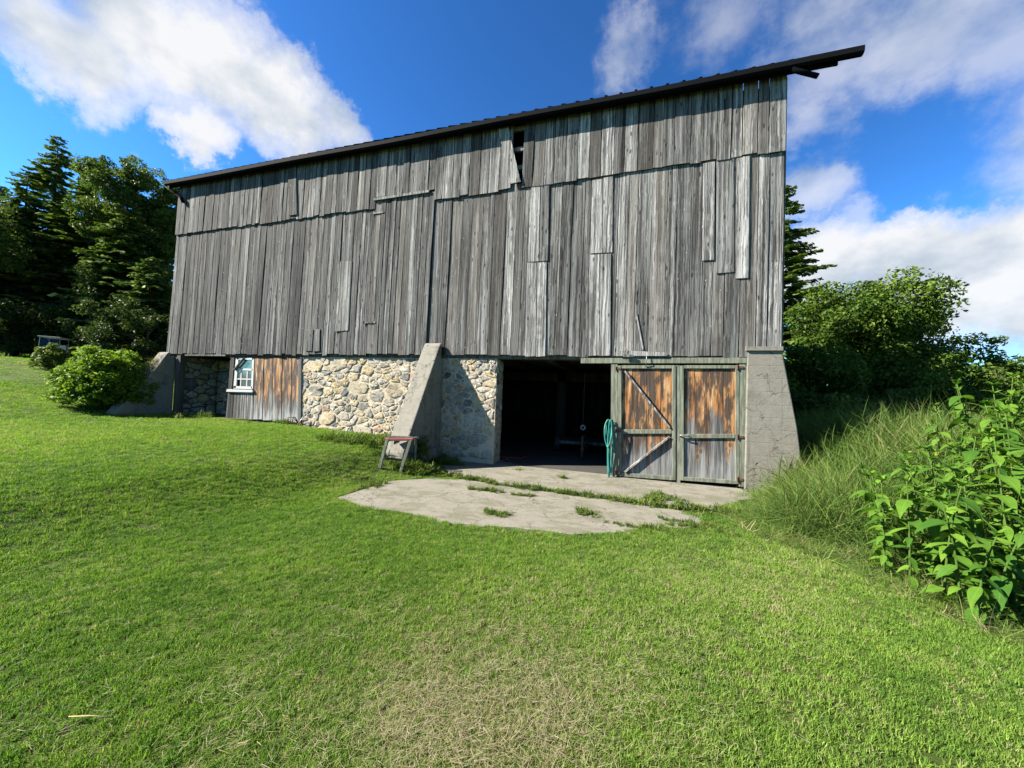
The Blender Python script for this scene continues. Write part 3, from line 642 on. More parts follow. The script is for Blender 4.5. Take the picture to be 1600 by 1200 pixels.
d1 = door(965.5, 1055.5, 571, 671, 744, 750, 4, [((976,580),(1046,668)), ((1046,682),(976,737))], ['door_wood'])
d2 = door(1062.5, 1154, 571, 678, 750.5, 756, 4, [], ['door_wood_grey', 'door_wood', 'door_wood_grey', 'door_wood'])
for d, px, py in ((d1, 963, 576), (d1, 963, 673), (d1, 963, 738), (d2, 1152, 574), (d2, 1152, 682), (d2, 1152, 748)):
    a = wl(px, py); m = MB(); m.box(a[0]-.02, a[0]+.09, WY-.048, WY-.036, a[1]-.02, a[1]+.02); m.tube([(a[0]-.01, WY-.05, a[1]-.045), (a[0]-.01, WY-.05, a[1]+.045)], .013, 8); sub('hinge', m, 'rust', d)
a = wl(1060, 680); m = MB(); m.tube([(a[0], WY-.045, a[1]), (a[0]+.05, WY-.08, a[1]+.01), (a[0]+.16, WY-.08, a[1]-.005), (a[0]+.2, WY-.045, a[1]-.01)], .011, 8); sub('latch', m, 'steel', d2, True)
a, b = wl(1010, 556), wl(1010, 572); m = MB(); m.tube([(a[0], WY-.09, a[1]), (a[0], WY-.10, (a[1]+b[1])/2), (b[0]-.01, WY-.04, b[1]-.02)], .008, 6); sub('hook', m, 'steel', d1, True)

# boarded doorway with window, left of the stone wall
q0 = [(352,656),(470,662),(470,558),(359,557)]
XW0, XW1 = wl(357, 600)[0], wl(394, 600)[0]
shed = bp('shed_door', (lambda m: (m.slab([wl(394,558+99), wl(468,661), wl(470,559), wl(396,559)], WY+.055, WY+.075), m)[1])(MB()), 'weathered_dark')
def pl(xa_t, xb_t, xa_b, xb_b, yt, yb, mt, yy=WY+.022):
    quadpart('plank', [(xa_t,yt),(xb_t,yt),(xb_b,yb),(xa_b,yb)], yy, WY+.05, mt, shed, .003)
for i in range(5):
    a, b = i/5, (i+1)/5; pl(397+72*a+.4, 397+72*b-.4, 394+74*a+.4, 394+74*b-.4, 558.5, 655+5*(a+b)/2+rb.uniform(-1, 1), 'shed_wood', WY+.020+.004*(i % 2))
for i in range(4):
    a, b = i/4, (i+1)/4; pl(355+39*a+.3, 355+39*b-.3, 351+43*a+.3, 351+43*b-.3, 613.5, 653+3*a, 'weathered_pale' if i % 2 else 'weathered_board', WY+.02+.003*(i % 2))
quadpart('stile', [(359,558),(365,558),(361,613),(355,613)], WY+.015, WY+.06, 'weathered_board', shed)
quadpart('stile', [(466,558),(471,558),(470,662),(465,662)], WY+.004, WY+.019, 'weathered_board', shed)
m = MB(); m.slab([wl(361,608), wl(394,608), wl(396,560), wl(366,560)], WY+.13, WY+.15)
win = bp('window', m, 'weathered_dark')
def wq(name, q, y0, y1, mt): return quadpart(name, q, y0, y1, mt, win, 0)
wq('window_sill', [(356,608),(396,609),(396,613),(355,612)], WY-.03, WY+.07, 'white_paint')
for q in [[(367,558.5),(371,558.5),(367,606),(363,606)], [(392.5,559),(395.5,559),(393.5,607),(390.5,607)], [(366,575),(393,576),(393,579),(366,578)], [(363,603),(392,604),(392,608),(363,607)], [(368,558.5),(394,559),(394,562),(368,561.5)]]:
    wq('window_frame', q, WY+.03, WY+.07, 'white_paint')
for x in (374, 383.5): wq('glazing_bar', [(x,579),(x+1.6,579),(x+.4,604),(x-1.2,604)], WY+.04, WY+.06, 'white_paint')
wq('glazing_bar', [(366,591),(392,591.6),(392,593.4),(366,592.8)], WY+.038, WY+.062, 'white_paint')
for r in range(2):
    for c in range(3):
        if r == 1 and c == 0: continue     # one pane is missing
        xa = 366.5+9.0*c; ya = 578+13.2*r; wq('pane', [(xa-r*.8,ya),(xa+9.0-r*.8,ya),(xa+8.2-r*.8,ya+13),(xa-.8-r*.8,ya+13)], WY+.049, WY+.053, 'old_glass')
wq('pane', [(369,560),(393,560),(392.5,576),(367,576)], WY+.050, WY+.054, 'old_glass')
A, B = wl(366, 578), wl(381, 560); m = MB(); m.bar((A[0], WY+.0, A[1]), (B[0], WY+.0, B[1]), .02, .07, (0, 1, 0)); sub('loose_stick', m, 'weathered_pale', win)

# ------------------------------------------------------------------ scattered ground cover
HID = []                                   # source tufts, never linked to the scene
def source(name, mesh, material): 
    mesh.materials.append(MAT[material]); o = bpy.data.objects.new(name, mesh); HID.append(o); return o
def tuft(name, material, n, L, wdt, spread, lean, seed, seg=2, flat=0.):
    rr = random.Random(seed); m = MB()
    for _ in range(n):
        a = rr.uniform(0, 6.283); r = spread*math.sqrt(rr.random()); b = rr.uniform(0, 6.283)
        l = L*rr.uniform(.55, 1.1); ln = lean*rr.uniform(.2, 1.2); w = wdt*rr.uniform(.7, 1.2)
        px, py = r*math.cos(a), r*math.sin(a); dx, dy = math.cos(b), math.sin(b); sxx, syy = -dy*w/2, dx*w/2; vs = []; fs = []
        tw = rr.uniform(-.8, .8); sxx, syy = sxx*math.cos(tw)-syy*math.sin(tw), sxx*math.sin(tw)+syy*math.cos(tw)
        for i in range(seg+1):
            t = i/seg; k = ln*t*t; h = l*(t-.35*ln*t*t); o = l*k*.9+flat*l*t
            if i == seg: vs.append((px+dx*o, py+dy*o, max(h*(1-flat*.9), .002)))
            else: q = 1-.45*t; vs += [(px+dx*o-sxx*q, py+dy*o-syy*q, h*(1-flat*.9)), (px+dx*o+sxx*q, py+dy*o+syy*q, h*(1-flat*.9))]
        for i in range(seg-1): fs.append((2*i, 2*i+1, 2*i+3, 2*i+2))
        fs.append((2*seg-2, 2*seg-1, 2*seg)); m.add(vs, fs)
    return source(name, m.mesh(name), material)
def scatter(name, P, srcs, scl, tint, label, cat, tiltamp=.15, rotz=None, lean=None):
    n = len(P); me = bpy.data.meshes.new(name); me.vertices.add(n); me.vertices.foreach_set('co', P.astype(np.float32).ravel())
    rot = np.stack([RS.normal(0, tiltamp, n), RS.normal(0, tiltamp, n), RS.uniform(0, 6.283, n) if rotz is None else rotz], -1)
    if np.ndim(scl) == 1: scl = np.stack([scl, scl, scl], -1)
    for an, ty, val in (('rot', 'FLOAT_VECTOR', rot), ('scl', 'FLOAT_VECTOR', scl)):
        a = me.attributes.new(an, ty, 'POINT'); a.data.foreach_set('vector', val.astype(np.float32).ravel())
    a = me.attributes.new('tint', 'FLOAT', 'POINT'); a.data.foreach_set('value', np.clip(tint, 0, 1).astype(np.float32))
    a = me.attributes.new('pick', 'INT', 'POINT'); a.data.foreach_set('value', RS.randint(0, len(srcs), n).astype(np.int32))
    o = bpy.data.objects.new(name, me); COL.objects.link(o); o['kind'] = 'stuff'; tag(o, label, cat)
    ng = bpy.data.node_groups.new(name, 'GeometryNodeTree')
    ng.interface.new_socket('Geometry', in_out='INPUT', socket_type='NodeSocketGeometry'); ng.interface.new_socket('Geometry', in_out='OUTPUT', socket_type='NodeSocketGeometry')
    gi = ng.nodes.new('NodeGroupInput'); go = ng.nodes.new('NodeGroupOutput'); ip = ng.nodes.new('GeometryNodeInstanceOnPoints'); jn = ng.nodes.new('GeometryNodeJoinGeometry')
    for s in srcs:
        oi = ng.nodes.new('GeometryNodeObjectInfo'); oi.inputs['Object'].default_value = s; oi.inputs['As Instance'].default_value = True
        ng.links.new(oi.outputs['Geometry'], jn.inputs[0])
    def na(nm, ty): q = ng.nodes.new('GeometryNodeInputNamedAttribute'); q.data_type = ty; q.inputs[0].default_value = nm; return q.outputs[0]
    ng.links.new(gi.outputs[0], ip.inputs['Points']); ng.links.new(jn.outputs[0], ip.inputs['Instance']); ip.inputs['Pick Instance'].default_value = True
    ng.links.new(na('pick', 'INT'), ip.inputs['Instance Index']); ng.links.new(na('rot', 'FLOAT_VECTOR'), ip.inputs['Rotation']); ng.links.new(na('scl', 'FLOAT_VECTOR'), ip.inputs['Scale'])
    ng.links.new(ip.outputs[0], go.inputs[0]); md = o.modifiers.new('scatter', 'NODES'); md.node_group = ng
    return o
def pix_of(x, y, z):
    v = np.stack([x, y, z-HC], -1); zf_ = v@fw; return CX+F*(v@rt)/zf_, CY-F*(v@up)/zf_, zf_
LT = [tuft('lawn_tuft', 'lawn_blade', 20, .031, .0036, .034, .8, 100+i) for i in range(6)]
ptsx, ptsy = [], []
for ra, rb_, rho in ((.45, 2.2, 1700), (2.2, 4, 1250), (4, 7, 720), (7, 12, 340), (12, 22, 130), (22, 46, 28)):
    th0, th1 = math.radians(90+17-74), math.radians(90+17+80); A = .5*(th1-th0)*(rb_**2-ra**2); n = int(A*rho)
    r = np.sqrt(RS.uniform(ra*ra, rb_*rb_, n)); th = RS.uniform(th0, th1, n); ptsx.append(r*np.cos(th)); ptsy.append(r*np.sin(th))
x = np.concatenate(ptsx); y = np.concatenate(ptsy)
TALL = [(1.75, 7.6)]+[gz0(*p, -.05) for p in [(1168,775),(1125,800),(1180,832),(1260,858),(1335,888),(1400,918),(1480,962),(1560,995),(1680,1035)]]+[(9, 1.2), (12, 12), (2.75, 12), (2.75, 7.6)]
keep = ~inpoly(x, y, [(a*.965+(-1.3)*.035, b*.965+5.2*.035) for a, b in APRON]) & ~inpoly(x, y, SILL) & ~((y > WY-.02) & (x > XL) & (x < XR) & (y < YB)) & ~(inpoly(x, y, TALL) & (RS.rand(len(x)) < .75))
keep &= ~((x > -13.4) & (x < -2.8) & (y > WY-.12) & (y < YB)) & ~((x > -4.65) & (x < -4.15) & (y > 6.45) & (y < 8.1))
keep &= ~((pdist(x, y, SILL) < .30) & (pdist(x, y, APRON) < .6))
x, y = x[keep], y[keep]; z = g(x, y); dist = np.hypot(x, y)
px_, py_, _ = pix_of(x, y, z)
pat = fbm(x*.55, y*.55, 21); fine = fbm(x*2.6, y*2.6, 33, 3)
tint = .12+.55*pat+.35*(fine-.5)+RS.normal(0, .19, len(x))
dry = np.exp(-(((px_-700)/270)**2+((py_-1085)/150)**2))+.6*np.exp(-(((px_-760)/160)**2+((py_-1180)/60)**2))
yel = np.exp(-(((px_-1190)/170)**2+((py_-905)/75)**2))+.6*np.exp(-(((px_-1290)/160)**2+((py_-1010)/70)**2))
tint = tint+.75*np.clip(dry, 0, 1)*RS.rand(len(x))*1.2+.30*yel+.16*sstep(5, 12, dist)+.5*(RS.rand(len(x)) < .05)+.35*np.clip(fbm(x*1.1+9, y*1.1, 88)-.56, 0, 1)*4*RS.rand(len(x))
sc = np.clip(.95+.095*(dist-3), .95, 3.4)*RS.uniform(.75, 1.25, len(x))*(1-.3*np.clip(dry, 0, 1)); hz = sc*np.clip(1.05-.02*dist, .45, 1.)*(.8+.5*fine)
scatter('lawn_grass', np.stack([x, y, z], -1), LT, np.stack([sc, sc, hz], -1), tint, 'short mown green lawn grass covering the sloping yard', 'grass')

# dry clippings raked over the lawn
CL = [tuft('straw_bits', 'dry_straw', 5, .06, .0020, .06, .3, 300+i, 1, .9) for i in range(4)]
n = 2600; cpx = np.concatenate([RS.normal(700, 220, n), RS.normal(300, 260, n//4), RS.normal(1180, 150, n//2)]); cpy = np.concatenate([RS.normal(1085, 95, n), RS.normal(1080, 120, n//4), RS.normal(860, 70, n//2)])
ok = (cpy < 1290) & (cpy > 790); cpx, cpy = cpx[ok], cpy[ok]
d = fw[None]+rt[None]*((cpx-CX)/F)[:, None]-up[None]*((cpy-CY)/F)[:, None]; t = -(HC+.05*(cpy < 950))/d[:, 2]; x = d[:, 0]*t; y = d[:, 1]*t
k = (np.hypot(x, y) < 7) & ~inpoly(x, y, APRON) & (fbm(x*1.4, y*1.4, 71)+RS.normal(0, .12, len(x)) > .42); x, y = x[k], y[k]
P = np.stack([x, y, g(x, y)+.024+RS.uniform(0, .012, len(x))], -1)
scatter('dry_clippings', P, CL, RS.uniform(.5, 1.3, len(x)), RS.rand(len(x)), 'pale dry mown clippings lying in a brown patch on the lawn', 'clippings', .12)

# rank grass along the right of the yard
TG = [tuft('tall_tuft', 'tall_blade', 16, .62, .008, .09, 1.25, 400+i, 5) for i in range(5)]+[tuft('broad_tuft', 'tall_blade', 14, .42, .017, .10, 1.5, 440+i, 5) for i in range(3)]+[tuft('stalk_tuft', 'tall_blade', 7, .66, .006, .10, .9, 450, 4)]
n = 31000; x = RS.uniform(.6, 11, n); y = RS.uniform(1.0, 12, n); k = inpoly(x, y, TALL); x, y = x[k], y[k]
ed = np.full(len(x), 9.)
for (x1, y1), (x2, y2) in zip(TALL[:10], TALL[1:11]):
    a = np.array([x1, y1]); b = np.array([x2, y2]); ab = b-a; tt = np.clip(((x-x1)*ab[0]+(y-y1)*ab[1])/(ab@ab), 0, 1); ed = np.minimum(ed, np.hypot(x-x1-ab[0]*tt, y-y1-ab[1]*tt))
hgt = .19+1.10*sstep(.1, 1.3, ed)*(sstep(3.8, 5.4, y))+.20*sstep(.1, .9, ed); hgt *= RS.uniform(.75, 1.2, len(x))*(.75+.5*fbm(x*.9, y*.9, 41))
kk = RS.rand(len(x)) < np.where(ed < 1.6, 1., .55); x, y, ed, hgt = x[kk], y[kk], ed[kk], hgt[kk]
w_ = np.clip(hgt, .45, 1.3)
tint = .02+.75*fbm(x*1.1, y*1.1, 52)+RS.normal(0, .22, len(x))+.26*(1-sstep(0, .7, ed))
scatter('tall_grass', np.stack([x, y, g(x, y)-.02], -1), TG, np.stack([w_, w_, hgt], -1), tint, 'rank uncut green grass heaped beside the corner buttress and along the yard edge', 'tall grass', .42)

# weeds in the joint and cracks of the apron and round the buttress foot
WD = [tuft('weed_tuft', 'weed_leaf', 22, .10, .010, .05, 1.1, 500+i, 3) for i in range(4)]
wp = []
def along(pts, n, sd):
    for _ in range(n):
        i = RS.randint(0, len(pts)-1); t = RS.rand(); wp.append((pts[i][0]+(pts[i+1][0]-pts[i][0])*t+RS.normal(0, sd), pts[i][1]+(pts[i+1][1]-pts[i][1])*t+RS.normal(0, sd)))
J = [gz0(*p) for p in [(700,744),(748,751),(800,760),(850,766),(900,773),(960,781),(1010,789),(1065,795)]]
along(J[:4], 70, .05); along(J[3:], 110, .035); along([gz0(*p) for p in [(1010,786),(1030,775),(1090,798),(1150,800)]], 110, .09)
for px, py, n, sdx, sdy in ((775,803,34,.09,.05), (918,802,34,.08,.05), (755,766,40,.16,.05), (660,740,110,.28,.10), (570,757,70,.2,.12), (815,774,22,.1,.03), (700,726,40,.2,.06), (1085,822,80,.25,.1), (1010,826,40,.2,.05), (640,738,90,.2,.1), (810,735,6,.05,.03), (880,748,7,.06,.03)):
    c = gz0(px, py)
    for _ in range(n): wp.append((c[0]+RS.normal(0, sdx), c[1]+RS.normal(0, sdy)))
for px, py, n in ((640,705,90), (590,690,90), (665,715,60), (545,688,50), (470,662,16), (300,652,30)):
    c = gpix(px, py)
    for _ in range(n): wp.append((c[0]+RS.normal(0, .28), min(c[1]+RS.normal(0, .25), WY-.05)))
wp = np.array(wp); zz = np.maximum(g(wp[:, 0], wp[:, 1]), np.where(inpoly(wp[:, 0], wp[:, 1], APRON) | inpoly(wp[:, 0], wp[:, 1], SILL), SLZ, -9))
s_ = RS.uniform(.45, 1.25, len(wp))*np.where(wp[:, 1] > 6.0, 1.15, .8)
s_ *= np.where((wp[:, 0] < -3.6) & (wp[:, 1] > 5.5), 1.7, 1.)
scatter('crack_weeds', np.stack([wp[:, 0], wp[:, 1], zz-.005], -1), WD, s_, RS.rand(len(wp)), 'low green weeds growing in the cracks of the concrete apron', 'weeds', .2)

# ------------------------------------------------------------------ leaves and trees
def leafcloud(C, R, per, size, tintf, up_bias=.35, aspect=.55, seed=0):
    """C (n,3) clump centres, R clump radius (n,), returns V, F, tint: many small folded leaves"""
    rs = np.random.RandomState(seed); n = len(C); k = n*per
    cc = np.repeat(C, per, 0); rr = np.repeat(R, per)
    d = rs.normal(size=(k, 3)); d /= np.linalg.norm(d, axis=1)[:, None]; p = cc+d*(rr*rs.uniform(.25, 1, k)**.6)[:, None]*np.array([1, 1, .75])
    nn = d*.6+rs.normal(size=(k, 3))*.7+np.array([0, 0, up_bias]); nn /= np.linalg.norm(nn, axis=1)[:, None]
    a = rs.normal(size=(k, 3)); a -= (a*nn).sum(1)[:, None]*nn; a /= np.linalg.norm(a, axis=1)[:, None]; b = np.cross(nn, a)
    s = (size*rs.uniform(.6, 1.35, k))[:, None]
    V = np.stack([p-a*s*.5, p+b*s*aspect*.5+nn*s*.07, p+a*s*.5-nn*s*.05, p-b*s*aspect*.5+nn*s*.07], 1)
    Fc = np.arange(k*4).reshape(k, 4); t = np.clip(tintf(p)+np.repeat(rs.normal(0, .14, n), per)+rs.normal(0, .16, k), 0, 1)
    return V.reshape(-1, 3), Fc, t
def limb(m, p0, p1, r0_, r1_, rs, n=6, sag=.08, sides=7):
    p0 = np.array(p0, float); p1 = np.array(p1, float); L = np.linalg.norm(p1-p0); pts = []
    for i in range(n+1):
        t = i/n; pts.append(p0+(p1-p0)*t+rs.normal(0, sag*L*.25, 3)*math.sin(math.pi*t)+np.array([0, 0, sag*L*math.sin(math.pi*t)]))
    m.tube(pts, [r0_+(r1_-r0_)*i/n for i in range(n+1)], sides, False); return pts
def broadleaf(name, label, base, h, rx, rz, z0, n, per, leaf, material, seed, group=None, bark='bark', lob=.35, squash=1., trunk_r=None, lean=(0, 0), lobe=(24, .20, .46, .72)):
    rs = np.random.RandomState(seed); t = thing(name, label, 'tree' if h > 3 else 'bush', base, 0, group)
    b = np.zeros(3); C = []; R = []
    lobes = [(np.array([rs.uniform(-lobe[3], lobe[3])*rx, rs.uniform(-lobe[3], lobe[3])*rx*squash, z0+(h-z0)*rs.uniform(.18, .85)]), rs.uniform(lobe[1], lobe[2])*rx) for _ in range(lobe[0])]
    lobes.append((np.array([lean[0], lean[1], h-rx*.42]), rx*.42))
    for i in range(n):
        c, r = lobes[i % len(lobes)]; d = rs.normal(size=3); d /= np.linalg.norm(d); p = c+d*r*rs.uniform(.45, 1.)**.5*np.array([1, squash, .85])
        p[:2] += np.array(lean)*(p[2]/h)
        if p[2] < z0*.6: p[2] = z0*.6+rs.rand()*.4
        C.append(p); R.append(rx*rs.uniform(.10, .19))
    C = np.array(C); R = np.array(R); V, Fc, tt = leafcloud(C, R, per, leaf, lambda p: .34+.28*(fbm(p[:, 0]*1.1, p[:, 2]*1.1+p[:, 1], seed)-.5)*2, seed=seed)
    obj('crown', nparr_mesh('crown', V, Fc, tt), material, t)
    m = MB(); tr = trunk_r or h*.022; top = np.array([lean[0]*.6, lean[1]*.6, h*.72]); pts = limb(m, (0, 0, -.2), top, tr, tr*.25, rs, 8, .02, 9)
    for i in range(12):
        c, r = lobes[i % len(lobes)]; s0 = pts[2+i % 5]; limb(m, s0, c+np.array([0, 0, r*.3]), tr*.4, tr*.08, rs, 5, .06, 5)
    for i in range(0, len(C), max(1, len(C)//40)): limb(m, lobes[i % len(lobes)][0], C[i], tr*.10, tr*.03, rs, 3, .05, 4)
    obj('trunk', m, bark, t, True); return t
def spruce(name, label, base, h, rmax, seed, group=None, droop=.35, dens=1., material='needle', z0=.04):
    rs = np.random.RandomState(seed); t = thing(name, label, 'tree', base, 0, group); m = MB()
    m.tube([(0, 0, -.3), (0, 0, h*.5), (0, 0, h*.98)], [h*.016, h*.010, .01], 8); V = []; T = []; nb = MB()
    zc = h*z0
    while zc < h*.985:
        f = 1-zc/h; L0 = rmax*(f**.70)*(.92+.16*rs.rand())+.20; nbv = int(6+3*rs.rand())
        for k in range(nbv):
            a = rs.uniform(0, 6.283); L = L0*rs.uniform(.65, 1.12); dx = np.array([math.cos(a), math.sin(a), 0]); sd = np.array([-dx[1], dx[0], 0])
            ns = max(5, int(L/.16*dens)); dr = droop*rs.uniform(.6, 1.2); p0 = np.array([0, 0, zc])
            path = lambda u: p0+dx*L*u+np.array([0, 0, L*(-dr*u+.30*dr*u*u*1.6)])
            nb.tube([path(0), path(.5), path(1.)], [.018*L/2+.006, .012*L/2+.004, .004], 4, False)
            br = rs.normal(0, .10)
            for i in range(ns):
                u = .12+.88*(i+rs.rand())/ns; c = path(u); wdt = L*.34*(1-u*.75)+.10
                for sgn in (-1, 1):
                    l = wdt*rs.uniform(.6, 1.2); e = c+sd*sgn*l*.8+dx*l*.55+np.array([0, 0, -l*rs.uniform(.05, .45)]); md = (c+e)/2
                    wv = (dx*.8-sd*sgn*.5)*(.075+l*.15)*rs.uniform(.7, 1.3)+np.array([0, 0, rs.normal(0, .05)])
                    V += [c, md+wv, e, md-wv*.9]; T.append(.22+.45*u*rs.rand()+br+rs.normal(0, .13))
        zc += h*.021*(.7+.6*rs.rand())*(1.0+.4*f)
    V = np.array(V); Fc = np.arange(len(V)).reshape(-1, 4)
    obj('crown', nparr_mesh('crown', V, Fc, np.clip(np.array(T), 0, 1)), material, t); obj('trunk', m, 'bark', t, True); obj('branches', nb, 'bark', t); return t
def base_at(px, py, fz): p = at(px, py, fz); return (float(p[0]), float(p[1]), float(g(p[0], p[1])))
def height_to(px, py, fz): p = at(px, py, fz); return float(p[2]-g(p[0], p[1]))
GL = 'trees along the left edge of the yard'
for (px, top, fz, r, kind, lab, sd) in [
    (132, 232, 28, 4.8, 's', 'dark spruce in the middle of the left grove, lower than its left neighbour', 61),
    (22, 262, 27, 4.8, 's', 'dark spruce at the left edge of the picture with drooping boughs', 62),
    (66, 200, 31, 5.0, 's', 'tallest dark spruce of the left grove', 63),
    (165, 275, 33, 4.4, 's', 'spruce at the back of the left grove between two taller trees', 69),
    (232, 290, 33, 4.0, 's', 'spruce far back beside the left end of the barn roof', 70),
    (-20, 280, 33, 4.8, 's', 'spruce far back at the left border', 71),
    (205, 240, 27, 3.3, 'b', 'slim airy broadleaf tree with pale top right of the left grove', 64),
    (178, 300, 25, 3.6, 's', 'lower dark spruce in front of the grove above the round bush', 65),
    (252, 288, 28, 2.9, 'b', 'thin leafy tree close to the left end of the barn roof', 66),
    (-70, 270, 24, 4.6, 'b', 'broad dark tree cut off by the left border', 67),
    (228, 395, 23, 3.0, 's', 'short dark spruce beside the barn wall behind the wing wall', 68)]:
    b = base_at(px, 560, fz); h = height_to(px, top, fz)
    if kind == 's': spruce('spruce_tree', lab, b, h, r, sd, GL, .42, 1.7, z0=.10)
    else: broadleaf('broadleaf_tree', lab, b, h, r, 0, h*.22, 520, 120, .17, 'leaf_dark', sd, GL, bark='pale_bark' if sd == 64 else 'bark')
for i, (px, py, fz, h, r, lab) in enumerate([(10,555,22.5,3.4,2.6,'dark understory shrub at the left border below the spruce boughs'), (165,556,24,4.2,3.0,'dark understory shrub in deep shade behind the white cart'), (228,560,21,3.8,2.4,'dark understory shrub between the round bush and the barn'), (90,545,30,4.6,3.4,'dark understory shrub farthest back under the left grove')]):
    b = base_at(px, py, fz); broadleaf('understory_shrub', lab, b, h, r, 0, .3, 190, 80, .15, 'leaf_shaded', 80+i, 'shrubs under the left grove', trunk_r=.06)
spruce('spruce_tree', 'narrow dark spruce showing behind the right corner of the barn', base_at(1218, 620, 27), height_to(1218, 272, 27), 4.9, 91, None, .30, 1.8)
def rb_tree(px, top, fz, r, n, per, leaf, sd, lab, z0=.12, material='leaf_mid', lean=(0, 0)):
    b = base_at(px, 640, fz); h = height_to(px, top, fz); return broadleaf('broadleaf_tree', lab, b, h, r, 0, h*z0, n, per, leaf, material, sd, 'trees beyond the right end of the barn', lean=lean, lobe=(16, .32, .52, .58))
rb_tree(1340, 458, 19, 4.4, 620, 125, .17, 95, 'rounded sunlit green tree right of the barn corner')
rb_tree(1445, 528, 18, 2.8, 300, 100, .16, 96, 'lower bushy tree leaning out right of the rounded green tree', .05)
rb_tree(1258, 545, 16, 2.3, 240, 90, .15, 97, 'leafy sapling close behind the corner buttress', .05)
rb_tree(1560, 566, 34, 3.6, 240, 70, .24, 98, 'distant tree at the right border above the big leaves', .1, 'leaf_dark')
rb_tree(1640, 572, 30, 3.6, 240, 70, .24, 99, 'distant tree partly cut off by the right border', .1, 'leaf_dark')
rb_tree(1500, 606, 26, 2.6, 180, 70, .22, 90, 'low far tree between the bushy tree and the distant right trees', .05, 'leaf_dark')
for i, (px, top, fz, r, lab) in enumerate([(1300,610,13.5,1.7,'dark shrub behind the tall grass below the rounded green tree'), (1390,606,14.5,1.9,'dark shrub behind the tall grass right of the first one'), (1470,612,15.5,1.9,'dark shrub at the end of the tall grass by the big leaves'), (1550,618,17,2.2,'dark shrub behind the big leaves near the right border')]):
    bq = base_at(px, 640, fz); broadleaf('hedge_shrub', lab, bq, max(1.2, height_to(px, top, fz)), r, 0, .2, 170, 80, .13, 'leaf_dark', 140+i, 'shrubs behind the tall grass', trunk_r=.05)
# far wood closing the horizon
C = []
for _ in range(900):
    az = RS.uniform(-1.45, 1.1); d_ = RS.uniform(75, 110); xx, yy = d_*math.sin(az), d_*math.cos(az); C.append((xx, yy, float(g(xx, yy))+RS.uniform(0, 1)**.8*(6.5 if az < 0 else 4.0)))
C = np.array(C); V, Fc, tt = leafcloud(C, np.full(len(C), 2.6), 60, .9, lambda p: .3+0*p[:, 0], seed=77)
o = obj('far_wood', nparr_mesh('far_wood', V, Fc, tt), 'leaf_dark'); o['kind'] = 'stuff'; tag(o, 'far belt of dark trees along the horizon', 'wood')

# round leafy bush in front of the wing wall, small shrub behind it
def bush(name, label, px0, px1, ptop, pbot, n, per, leaf, seed, material, fz=None, flat=.8):
    c = gpix((px0+px1)/2, pbot); fz = float((c-np.array([0, 0, HC]))@fw) if fz is None else fz
    w = (px1-px0)/F*fz/2; h = (pbot-ptop)/F*fz*1.02; t = thing(name, label, 'bush', tuple(c)); rs = np.random.RandomState(seed)
    C = []
    for _ in range(n):
        d = rs.normal(size=3); d /= np.linalg.norm(d); d[2] = abs(d[2]); r = rs.uniform(.35, 1)**.45*(.86+.22*float(fbm(d[0]*2.2+d[2]*3, d[1]*2.2+7, seed+2)))
        C.append((d[0]*w*r*.93, d[1]*w*r*flat*.93, h*.06+h*.86*max(0, d[2]+.12)*r/1.12))
    C = np.array(C)
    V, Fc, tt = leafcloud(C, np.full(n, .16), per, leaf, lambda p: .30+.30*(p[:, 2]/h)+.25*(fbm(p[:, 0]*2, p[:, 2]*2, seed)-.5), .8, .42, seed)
    obj('crown', nparr_mesh('crown', V, Fc, tt), material, t); m = MB()
    for i in range(0, n, 7): limb(m, (C[i][0]*.25, C[i][1]*.25, -.05), C[i], .014, .004, rs, 4, .04, 5)
    obj('stems', m, 'stem_green', t, True); return t
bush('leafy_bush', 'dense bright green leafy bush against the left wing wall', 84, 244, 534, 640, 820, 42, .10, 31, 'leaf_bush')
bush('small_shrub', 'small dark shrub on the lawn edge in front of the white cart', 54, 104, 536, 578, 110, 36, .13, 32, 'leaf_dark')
bush('small_shrub', 'low dark weedy shrub beside the buttress foot behind the stand', 640, 668, 676, 722, 36, 26, .07, 33, 'leaf_dark')

# tall large-leaved plants at the right border: every stem a plant, every leaf a part
def leafmesh(seed):
    rr = random.Random(seed); m = MB(); n = 8; dr = rr.uniform(.25, .7); fold = rr.uniform(.12, .3); cv = rr.uniform(-.12, .12)
    vs = []
    for i in range(n+1):
        t = i/n; w = .20*math.sin(math.pi*t**.62)**1.15*(1-.2*t)+.003; xx = t*math.cos(dr*t*.8); zz = -dr*.55*t*t+.10*t; yc = cv*t*t
        wv = .012*math.sin(t*9+seed)
        vs += [(xx, yc-w, zz+w*fold+wv), (xx, yc, zz), (xx, yc+w, zz+w*fold-wv)]
    m.add(vs, [q for i in range(n) for q in ((3*i, 3*i+1, 3*i+4, 3*i+3), (3*i+1, 3*i+2, 3*i+5, 3*i+4))]); me = m.mesh('leaf', True); me.materials.append(MAT['leaf_big']); return me
LM = [leafmesh(i) for i in range(6)]
rp = random.Random(17); spots = []
for _ in range(4000):
    px, py = rp.uniform(1372, 1760), rp.uniform(790, 930); c = np.array(gz0(px, py, .12))
    if py > 890 and px < 1470: continue
    if all(np.hypot(*(c-np.array(s[:2]))) > .115 for s in spots): spots.append((c[0], c[1], px, py))
    if len(spots) >= 76: break
spots.sort(key=lambda s: s[3])
pos_words = []
